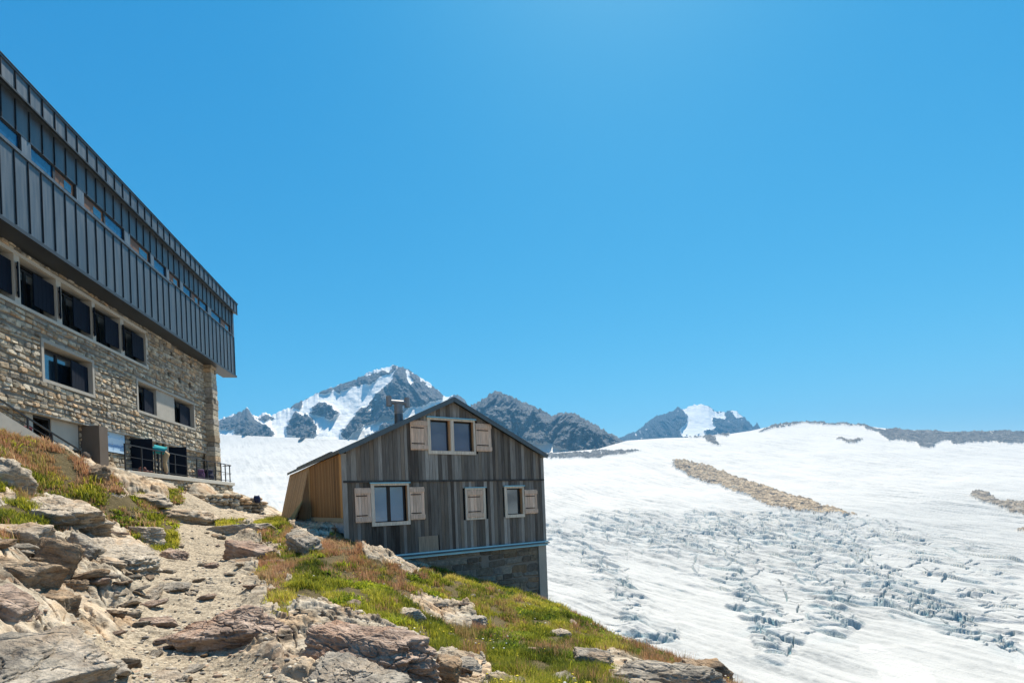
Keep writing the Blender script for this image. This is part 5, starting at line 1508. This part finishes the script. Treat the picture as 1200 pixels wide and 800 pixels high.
# ------------------------------------------------------------------ the wooden chalet
def build_chalet():
    OZ = -4.1
    root = empty('wooden_chalet', (CH_L[0], CH_L[1], OZ), CH_YAW)
    tag(root, 'weathered wooden chalet with gable front on a stone base', 'building')
    rs = np.random.RandomState(51)
    mb_ = lambda: MB(OZ)
    W = CH_W; EAVE, RIDGE, DEP = 1.70, 3.54, 9.7
    gable = lambda s: EAVE + (RIDGE - EAVE) * (1 - abs(s - W / 2) / (W / 2))
    upw = (2.84, 4.59, 1.76, 2.92); loww = (.86, 2.06, -.55, .73); midw = (4.14, 4.94, -.56, .55); rw = (5.77, 6.57, -.53, .56)
    ops = [upw, loww, rw]
    # structure behind the boards
    b = mb_(); cells(b, .02, W - .02, -1.66, EAVE, 0, .16, ops, lambda s, o, z: (s, o, z))
    s = .02
    while s < W - .05:
        e = min(s + .1, W - .02); lo = EAVE
        if upw[0] - .02 <= s < upw[1] - .02: lo = upw[3]
        za, zb = gable(s) - .02, gable(e) - .02
        if min(za, zb) > lo + .02:
            vs = [(s, 0, lo), (e, 0, lo), (e, .16, lo), (s, .16, lo), (s, 0, za), (e, 0, zb), (e, .16, zb), (s, .16, za)]
            b.add(vs, [(0, 3, 2, 1), (4, 5, 6, 7), (0, 1, 5, 4), (1, 2, 6, 5), (2, 3, 7, 6), (3, 0, 4, 7)])
        s = e
    b.build('front_frame', M['dark_backing'], root)
    def worn(s, z, col):
        k = max(0, 1 - abs(s - 1.1) / 2.2) if z < -1 else 0
        return tuple(c * (1 - .55 * k) for c in col)
    f = mb_(); boards(f, .12, W - .1, -1.60, .79, -.002, [loww, midw, rw, (2.36, 3.06, -1.54, -1.01)], rs, WOOD_GREY, tone_fn=worn); f.build('lower_boards', M['boards'], root)
    f = mb_(); boards(f, .42, W - .1, .85, gable, -.012, [upw], rs, WOOD_GREY)
    boards(f, .12, .42, .85, gable, -.012, [], rs, [(.24, .215, .185), (.27, .245, .21)]); f.build('gable_boards', M['boards'], root)
    f = mb_(); f.box(.0, W + .02, -.065, -.002, .785, .85, (.06, .055, .05)); f.build('belt_board', M['boards'], root)
    f = mb_(); f.box(-.03, .118, -.045, -.001, -1.6, EAVE - .02, (.33, .30, .26)); f.build('corner_board', M['trim_wood'], root); f = mb_(); f.box(W - .10, W + .03, -.045, -.001, -1.6, EAVE - .04, (.30, .28, .25)); f.build('corner_board', M['trim_wood'], root)
    f = mb_(); f.box(2.36, 3.06, -.035, -.002, -1.535, -1.015, (.30, .24, .175)); f.build('patch_panel', M['trim_wood'], root)
    # blue flashing where boards meet stone
    f = mb_(); f.box(.3, W + .05, -.14, .0, -1.575, -1.53); f.box(.3, W + .05, -.09, .0, -1.66, -1.578); f.box(.3, W + .05, -.12, .0, -1.70, -1.663)
    f.build('flashing', M['flash'], root)
    f = mb_(); f.tube((.3, -.15, -1.60), (W + .08, -.15, -1.60), .03); f.build('gutter_pipe', M['roof_metal'], root)
    # stone base
    b = mb_(); b.box(.03, W - .01, .05, .5, -4.9, -1.7); b.box(.03, .4, .5, DEP - .1, -4.9, -.75); b.box(W - .4, W - .01, .5, DEP - .1, -4.9, -1.7); b.build('base_core', M['mortar'], root)
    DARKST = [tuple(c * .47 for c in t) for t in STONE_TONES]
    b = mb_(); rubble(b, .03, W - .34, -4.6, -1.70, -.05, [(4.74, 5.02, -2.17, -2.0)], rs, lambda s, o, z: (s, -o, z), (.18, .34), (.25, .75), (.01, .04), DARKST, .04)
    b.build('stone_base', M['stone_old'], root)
    b = mb_(); b.box(W - .34, W + .02, -.02, .6, -4.6, -1.702); b.build('concrete_quoin', M['concrete'], root)
    # roof
    RT = .11; OV = .20
    r = mb_()
    k = (RIDGE - EAVE) / (W / 2)
    for sx in (-1, 1):
        pe = (W / 2 + sx * (W / 2 + .12), EAVE - .12 * k + .03); pr = (W / 2, RIDGE + .03)
        vs = [(pe[0], -OV, pe[1]), (pr[0], -OV, pr[1]), (pr[0], DEP + .1, pr[1]), (pe[0], DEP + .1, pe[1]), (pe[0], -OV, pe[1] + RT), (pr[0], -OV, pr[1] + RT), (pr[0], DEP + .1, pr[1] + RT), (pe[0], DEP + .1, pe[1] + RT)]
        r.add(vs, [(0, 3, 2, 1), (4, 5, 6, 7), (0, 1, 5, 4), (1, 2, 6, 5), (2, 3, 7, 6), (3, 0, 4, 7)])
    roof = r.build('roof', M['roof_metal'], root)
    v = mb_()
    for sx in (-1, 1):
        a = (W / 2, -OV - .012, RIDGE + .055); e = (W / 2 + sx * (W / 2 + .13), -OV - .012, EAVE - .12 * k + .055)
        v.bar(a, e, .02, .15)
    v.build('verge_board', M['roof_metal'], roof)
    g = mb_()
    for y0, y1 in ((1.2, 2.6), (2.7, 5.6), (5.8, 7.6)): g.box(-.05, .02, y0, y1, EAVE + .12, EAVE + .17)
    g.build('snow_guard', M['roof_metal'], roof)
    # chimney with a cowl like a lying H
    c = mb_(); cs, cy = 2.66, 2.2
    c.tube((cs, cy, gable(cs) - .05), (cs, cy, 3.42), .17, .16, 14); ch = c.build('chimney', M['zinc'], roof)
    c = mb_(); c.tube((cs, cy, 3.42), (cs, cy, 3.78), .15, .15, 14); c.tube((cs, cy, 3.50), (cs, cy, 3.54), .17, .17, 14)
    c.tube((cs - .33, cy, 3.86), (cs + .33, cy, 3.86), .085, .085, 12)
    for sx in (-1, 1): c.tube((cs + sx * .35, cy, 3.70), (cs + sx * .35, cy, 4.06), .10, .10, 12)
    o = c.build('chimney_cowl', M['galvanised'], roof)
    # windows
    LIGHT = (.70, .60, .48); TAN = (.66, .38, .20)
    def win(op, sashes, t=.075, mull=None, pane='pane_blue'):
        s0, s1, z0, z1 = op
        f = mb_()
        f.box(s0 - .03, s1 + .03, -.075, -.03, z0 - .04, z0 + t, LIGHT); f.box(s0 - .03, s1 + .03, -.07, -.03, z1 - t * .6, z1 + .02, LIGHT)
        f.box(s0 - .03, s0 + t, -.072, -.03, z0 + t + .001, z1 - t * .6 - .001, LIGHT); f.box(s1 - t * .5, s1 + .03, -.072, -.03, z0 + t + .001, z1 - t * .6 - .001, LIGHT)
        if mull: f.box(mull - .06, mull + .06, -.07, .10, z0 + t + .001, z1 - t * .6 - .001, LIGHT)
        fr = f.build('window', M['trim_wood'], root)
        f = mb_()                                             # reveals
        f.box(s0 - .01, s0 + .02, -.03, .16, z0, z1, TAN); f.box(s1 - .02, s1 + .01, -.03, .16, z0, z1, TAN); f.box(s0 + .021, s1 - .021, -.03, .16, z0 - .01, z0 + .03, LIGHT); f.box(s0 + .021, s1 - .021, -.03, .16, z1 - .03, z1 + .01, TAN)
        if mull: f.box(mull - .085, mull - .061, -.03, .12, z0 + .031, z1 - .031, TAN)
        f.build('reveal', M['trim_wood'], fr)
        f = mb_()
        for a, b_ in sashes:
            f.box(a, a + .055, .10, .14, z0 + .03, z1 - .03); f.box(b_ - .055, b_, .10, .14, z0 + .03, z1 - .03); f.box(a + .0551, b_ - .0551, .10, .14, z0 + .03, z0 + .10); f.box(a + .0551, b_ - .0551, .10, .14, z1 - .09, z1 - .03)
        f.build('sash', M['dark_frame'], fr)
        f = mb_()
        for a, b_ in sashes: f.box(a + .05, b_ - .05, .118, .124, z0 + .09, z1 - .08)
        f.build('pane', M[pane], fr)
        f = mb_(); f.box(s0, s1, .155, .165, z0, z1); f.build('dark_room_sheet', M['dark_backing'], fr)  # black sheet painted as the shade of the room
        f = mb_(); f.box(s0 - .06, s1 + .06, -.12, -.03, z1 + .022, z1 + .055); f.build('flashing', M['flash'], fr)
        return fr
    win(upw, [(2.88, 3.64), (3.80, 4.54)], mull=3.72, pane='pane_deep')
    win(loww, [(.92, 1.44), (1.442, 1.98)])
    win(rw, [(5.83, 6.50)], pane='pane')
    def plank_shutter(s0, s1, z0, z1, y=-.075, n=5, straps=True, th=.03):
        f = mb_(); tn = [(.72, .50, .36), (.78, .58, .44), (.66, .48, .36), (.74, .52, .38)]
        w = (s1 - s0) / n
        for i in range(n):
            v = rs.uniform(.85, 1.15); t = tn[rs.randint(4)]
            f.box(s0 + i * w + .003, s0 + (i + 1) * w - .003, y, y + th, z0, z1, tuple(c * v for c in t))
        for z in (z0 + .03, z1 - .17): f.box(s0 - .01, s1 + .01, y - .025, y - .001, z, z + .13, (.66, .48, .36))
        sh = f.build('shutter', M['shutter_wood'], root)
        if straps:
            for z in (z0 + .20, z1 - .26): g = mb_(); g.box(s0 + .03, s1 - .12, y - .012, y - .001, z, z + .03); g.build('strap', M['iron'], sh)
        return sh
    plank_shutter(2.20, 2.80, 1.84, 2.82); plank_shutter(4.64, 5.26, 1.85, 2.84)
    plank_shutter(.33, .82, -.45, .62); plank_shutter(2.10, 2.60, -.45, .62)
    plank_shutter(6.62, 7.19, -.46, .45)
    f = mb_(); z0, z1 = midw[2], midw[3]
    f.box(midw[0], midw[1], -.06, -.004, z1 - .06, z1, LIGHT); f.box(midw[0], midw[1], -.06, -.004, z0, z0 + .06, LIGHT); f.box(midw[0], midw[0] + .06, -.059, -.004, z0 + .061, z1 - .061, LIGHT); f.box(midw[1] - .09, midw[1], -.059, -.004, z0 + .061, z1 - .061, LIGHT)
    f.build('shutter_frame', M['trim_wood'], root)
    f = mb_(); f.box(midw[0] - .03, midw[1] + .03, -.10, -.004, z1 + .002, z1 + .03); f.build('flashing', M['flash'], root)
    plank_shutter(midw[0] + .065, midw[1] - .095, z0 + .065, z1 - .065, -.05, 5)
    # left side in new larch: upright boards, then the flared buttress boarding
    LARCH = [(.30, .165, .070), (.25, .135, .055), (.33, .19, .085), (.22, .12, .05)]
    def swap(m0, m1, fn):                                     # move boards built along s on the front to the left flank
        m1.add([fn(*p) for p in m0.v], m0.f); m1.c = list(m0.c)
    Y1 = 5.1
    base = MB(); boards(base, .26, Y1 - .12, -.28, EAVE - .01, 0, [], rs, LARCH, (.11, .15), .022)
    f = mb_(); swap(base, f, lambda a, y, z: (y, a, z)); f.build('larch_boards', M['larch'], root)
    f = mb_(); f.box(-.03, -.002, -.0, .25, -.32, EAVE - .01, (.55, .30, .11)); f.box(-.035, -.002, Y1 - .12, Y1 + .03, -.28, EAVE - .02, (.50, .36, .19)); f.build('larch_post', M['larch'], root)
    f = mb_(); f.box(-.05, .02, .0, Y1, -.42, -.29, (.46, .40, .27)); f.build('sole_beam', M['trim_wood'], root)
    base = MB(); boards(base, 0, DEP - Y1 - .05, 0, 1, 0, [], rs, [(.44, .30, .17), (.38, .26, .15), (.50, .35, .20)], (.10, .14), .02)
    def flare(a, y, z):                                       # z 0..1 runs from the foot to the eave, slanting backwards
        zz = -.75 + z * (EAVE - .02 + .75); k = 1 - z
        return (-.55 * k + y, Y1 + .04 + a, zz)
    f = mb_(); swap(base, f, flare); f.build('flared_boards', M['larch'], root)
    f = mb_(); f.add([(0, Y1 + .02, EAVE - .02), (-.55, Y1 + .02, -.75), (0, Y1 + .02, -.75), (0, Y1 + .06, EAVE - .02), (-.55, Y1 + .06, -.75), (0, Y1 + .06, -.75)], [(0, 1, 2), (3, 5, 4), (0, 3, 4, 1), (1, 4, 5, 2), (2, 5, 3, 0)], (.32, .20, .10))
    f.build('flare_cheek', M['larch'], root)
    f = mb_(); f.box(.03, W - .03, DEP - .2, DEP - .05, -4.6, EAVE); f.box(W - .14, W - .03, .17, DEP - .2, -1.7, EAVE - .03); f.box(.02, .12, .17, DEP - .2, -.75, EAVE - .03); f.build('rear_wall', M['boards'], root)
    f = mb_(); f.add([(.05, DEP - .2, EAVE), (W - .05, DEP - .2, EAVE), (W / 2, DEP - .2, RIDGE), (.05, DEP - .06, EAVE), (W - .05, DEP - .06, EAVE), (W / 2, DEP - .06, RIDGE)], [(0, 1, 2), (3, 5, 4), (0, 3, 4, 1), (1, 4, 5, 2), (2, 5, 3, 0)]); f.build('rear_gable', M['boards'], root)
    return root
build_chalet()

def chw(s, y, z):
    c, sn = math.cos(CH_YAW), math.sin(CH_YAW)
    return Vector((CH_L[0] + s * c - y * sn, CH_L[1] + s * sn + y * c, z))

def small_things():
    # greenish board leaning against the flared wall
    p = chw(-.75, 4.55, 0); z = float(ground_z(np.array([p.x]), np.array([p.y]))[0])
    m = MB(); m.add([(0, 0, 0), (.04, 0, 0), (.40, 0, .74), (.36, 0, .74), (0, 1.25, -.05), (.04, 1.25, -.05), (.40, 1.25, .5), (.36, 1.25, .5)], [(0, 3, 2, 1), (4, 5, 6, 7), (0, 1, 5, 4), (1, 2, 6, 5), (2, 3, 7, 6), (3, 0, 4, 7)])
    o = m.build('board', plain('greenish_ply', (.26, .24, .12), .8, 0, .2, .25, 5, .002)); o.location = (p.x, p.y, z); o.rotation_euler = (0, 0, CH_YAW)
    tag(o, 'greenish wooden board leaning against the flared larch wall', 'board')
    # rucksacks
    def rucksack(loc, rz, col, label, tilt=0.0, s=1.0):
        root = empty('backpack', loc, rz); root.rotation_euler = (tilt, 0, rz); root.scale = (s, s, s)
        tag(root, label, 'backpack')
        mt = plain('pack_cloth', col, .8, 0, .2, .3, 14, .004)
        def blob(name, c, d, seed, mat, par):
            D, F = ico(3)
            P = np.sign(D) * np.abs(D) ** .72; P /= np.abs(P).max()
            P = P * (1 + .05 * perlin3(D * 2, seed))[:, None] * np.array(d) * .5 + np.array(c)
            return np_mesh(name, P, F, mat, True, None, par)
        blob('pack_body', (0, 0, .26), (.34, .24, .52), 3, mt, root)
        blob('lid', (0, -.01, .52), (.30, .24, .14), 5, mt, root)
        blob('pocket', (0, -.14, .20), (.24, .10, .28), 7, plain('pack_pocket', tuple(c * .6 for c in col), .8), root)
        for sx in (-.09, .09):
            m = MB(); pts = [(sx, .11, .50), (sx * 1.1, .17, .40), (sx * 1.2, .17, .24), (sx * 1.3, .11, .08)]
            for a, b in zip(pts[:-1], pts[1:]): m.bar(a, b, .05, .014)
            m.build('strap', M['navy'], root)
    P2 = at(302, 590, 25.9)
    rucksack((P2.x, P2.y, at(302, 586.5, 25.9).z), .4, (.015, .025, .075), 'rounded navy backpack set down on the end of the dry stone wall', 1.25, s=.95)
    q = rf(5.6, .35, 1.80); rucksack(tuple(q), 1.2, (.03, .03, .06), 'dark backpack standing by the corner pier behind the railing', s=1.2)
    q = rf(6.3, .2, 1.80); rucksack(tuple(q), .6, (.10, .05, .11), 'purplish backpack against the refuge wall behind the railing', s=1.1)
    q = rf(19.0, .75, 2.10); rucksack(tuple(q), .9, (.11, .02, .03), 'dark red backpack left on the ramp behind the parapet', s=1.15)
    # walking boots on the terrace edge
    for k, (s, o, lab) in enumerate(((13.0, .80, 'left one of two red brown boots left on the terrace edge'), (12.72, .80, 'right one of two red brown boots left on the terrace edge'))):
        root = empty('boot', tuple(rf(s, o, 1.80)), .5 + .2 * k); tag(root, lab, 'boot', 'boots on the terrace')
        D, F = ico(3)
        mt = plain('boot_leather', (.15, .045, .03), .6, 0, .3, .3, 20)
        Pf = D * np.array([.15, .055, .05]); Pf[:, 2] = np.maximum(Pf[:, 2], -.03); Pf[:, 2] += .05
        sh = D * np.array([.06, .052, .10]) + np.array([-.075, 0, .11])
        np_mesh('upper', np.vstack([Pf, sh]), np.vstack([F, F + len(D)]), mt, True, None, root)
        m = MB(); m.box(-.15, .15, -.05, .05, 0, .022); m.build('sole', M['dark_frame'], root, bevel=.008)
        root.scale = (1.25, 1.25, 1.25)
    # the rust pot by the wing wall
    q = rf(15.4, .1, 1.86); root = empty('planter', tuple(q)); tag(root, 'small rust red planter beside the concrete wing wall', 'planter')
    m = MB(); n = 12
    m.tube((0, 0, 0), (0, 0, .26), .12, .17, n); m.tube((0, 0, .26), (0, 0, .30), .19, .19, n); m.build('pot', plain('terracotta', (.26, .10, .06), .8), root)
    rs = np.random.RandomState(3); D, F = ico(2)
    np_mesh('plant', D * (.16 + .06 * rs.rand(len(D), 1)) + np.array([0, 0, .42]), F, plain('pot_plant', (.10, .07, .05), .8, var=.5, scale=20), False, None, root)

def skin(name, verts, edges, radii, mat, parent, root=0, sub=2):
    me = bpy.data.meshes.new(name + '_skeleton'); me.from_pydata(verts, edges, []); me.update()
    o = bpy.data.objects.new(name + '_skeleton', me); COL.objects.link(o)
    md = o.modifiers.new('Skin', 'SKIN')
    if not me.skin_vertices: me.skin_vertices.new()
    for i, v in enumerate(me.skin_vertices[0].data):
        r = radii[i]; v.radius = r if isinstance(r, tuple) else (r, r); v.use_root = (i == root)
    ss = o.modifiers.new('Sub', 'SUBSURF'); ss.levels = sub; ss.render_levels = sub
    dg = bpy.context.evaluated_depsgraph_get(); dg.update()
    m2 = bpy.data.meshes.new_from_object(o.evaluated_get(dg))
    bpy.data.objects.remove(o)
    m2.name = name; m2.materials.clear(); m2.materials.append(mat)
    m2.polygons.foreach_set('use_smooth', np.ones(len(m2.polygons), dtype=bool))
    r = bpy.data.objects.new(name, m2); COL.objects.link(r); r.parent = parent
    return r

def person():
    """someone bending forward at the waist by the open door, seen from behind"""
    q = rf(11.35, .78, 1.80)
    root = empty('person', tuple(q), RF_ROT - 1.15); root.scale = (1.1, 1.1, 1.1)       # local +x is where the person faces
    tag(root, 'person in turquoise top and beige trousers bending over by the refuge door', 'person')
    sk = plain('skin_tone', (.42, .26, .18), .6, 0, .3, .1, 10, 0)
    hx, hz = -.10, .92
    # pelvis, spine bent forward, neck, head
    V = [(hx, 0, hz), (.10, 0, 1.04), (.30, 0, 1.06), (.40, 0, 1.04), (.48, 0, 1.0), (.58, 0, .93), (.66, 0, .87)]
    Rr = [(.15, .12), (.14, .11), (.15, .12), (.09, .09), (.055, .055), (.085, .095), (.075, .085)]
    E = [(0, 1), (1, 2), (2, 3), (3, 4), (4, 5), (5, 6)]
    for sy in (-1, 1):
        b = len(V)
        V += [(hx, sy * .10, hz - .06), (-.02, sy * .11, .50), (-.10, sy * .11, .09), (.0, sy * .12, .04), (.09, sy * .13, .03)]
        Rr += [.095, .062, .042, .042, .03]; E += [(0, b), (b, b + 1), (b + 1, b + 2), (b + 2, b + 3), (b + 3, b + 4)]
        b = len(V)
        V += [(.34, sy * .19, 1.03), (.40, sy * .22, .76), (.50, sy * .17, .54), (.53, sy * .16, .47)]
        Rr += [.058, .042, .032, .035]; E += [(2, b), (b, b + 1), (b + 1, b + 2), (b + 2, b + 3)]
        h = b + 3
        for f, (dx, dy, L) in enumerate(((.03, -.028, .075), (.025, -.01, .088), (.02, .008, .082), (.012, .026, .066), (.045, -.045, .05))):
            k = len(V); V += [(.53 + dx * .7, sy * (.16 + dy), .44), (.53 + dx, sy * (.16 + dy), .44 - L * .6), (.53 + dx - .012, sy * (.16 + dy), .44 - L)]
            Rr += [.010, .009, .008]; E += [(h, k), (k, k + 1), (k + 1, k + 2)]
    body = skin('body', V, E, Rr, sk, root, 0, 2)
    V = [(hx, 0, hz), (hx - .02, 0, hz + .06)]; Rr = [(.20, .17), (.18, .15)]; E = [(0, 1)]
    for sy in (-1, 1):
        b = len(V); V += [(hx, sy * .105, hz - .08), (-.02, sy * .115, .52), (-.10, sy * .115, .10)]; Rr += [.118, .088, .072]; E += [(0, b), (b, b + 1), (b + 1, b + 2)]
    skin('trousers', V, E, Rr, plain('beige_cotton', (.40, .29, .17), .85, 0, .2, .2, 9, .003), root, 0, 2)
    V = [(hx + .05, 0, hz + .07), (.10, 0, 1.05), (.30, 0, 1.07), (.41, 0, 1.05)]; Rr = [(.21, .18), (.21, .18), (.21, .18), (.11, .11)]; E = [(0, 1), (1, 2), (2, 3)]
    for sy in (-1, 1):
        b = len(V); V += [(.34, sy * .20, 1.03), (.385, sy * .225, .84)]; Rr += [.078, .066]; E += [(2, b), (b, b + 1)]
    skin('shirt', V, E, Rr, plain('turquoise_shirt', (.02, .30, .33), .8, 0, .2, .2, 9, .003), root, 1, 2)
    # face and hair on the lowered head
    hd = Vector((.60, 0, .91)); ax = Vector((.75, 0, -.66)).normalized(); dn = Vector((.66, 0, .75)) * -1     # ax: crown direction, dn: where the face looks
    D, F = ico(3)
    def ell(name, c, r, mat):
        return np_mesh(name, D * np.array(r) + np.array(c), F, mat, True, None, root)
    ell('hair', tuple(hd + ax * .035 - dn * .025), (.10, .085, .10), plain('brown_hair', (.05, .03, .02), .7, 0, .3, .4, 30))
    ell('nose', tuple(hd + dn * .10), (.02, .016, .02), sk)
    for sy in (-1, 1):
        ell('eye', tuple(hd + dn * .083 + ax * .025 + Vector((0, sy * .032, 0))), (.012, .012, .012), M['dark_frame'])
        ell('ear', tuple(hd + Vector((0, sy * .088, 0))), (.022, .014, .03), sk)
    ell('mouth', tuple(hd + dn * .088 - ax * .04), (.012, .026, .008), plain('lips', (.30, .12, .10), .6))
    for sy in (-1, 1):
        ell('shoe', (.0, sy * .12, .045), (.15, .05, .045), M['iron'])
small_things()
person()
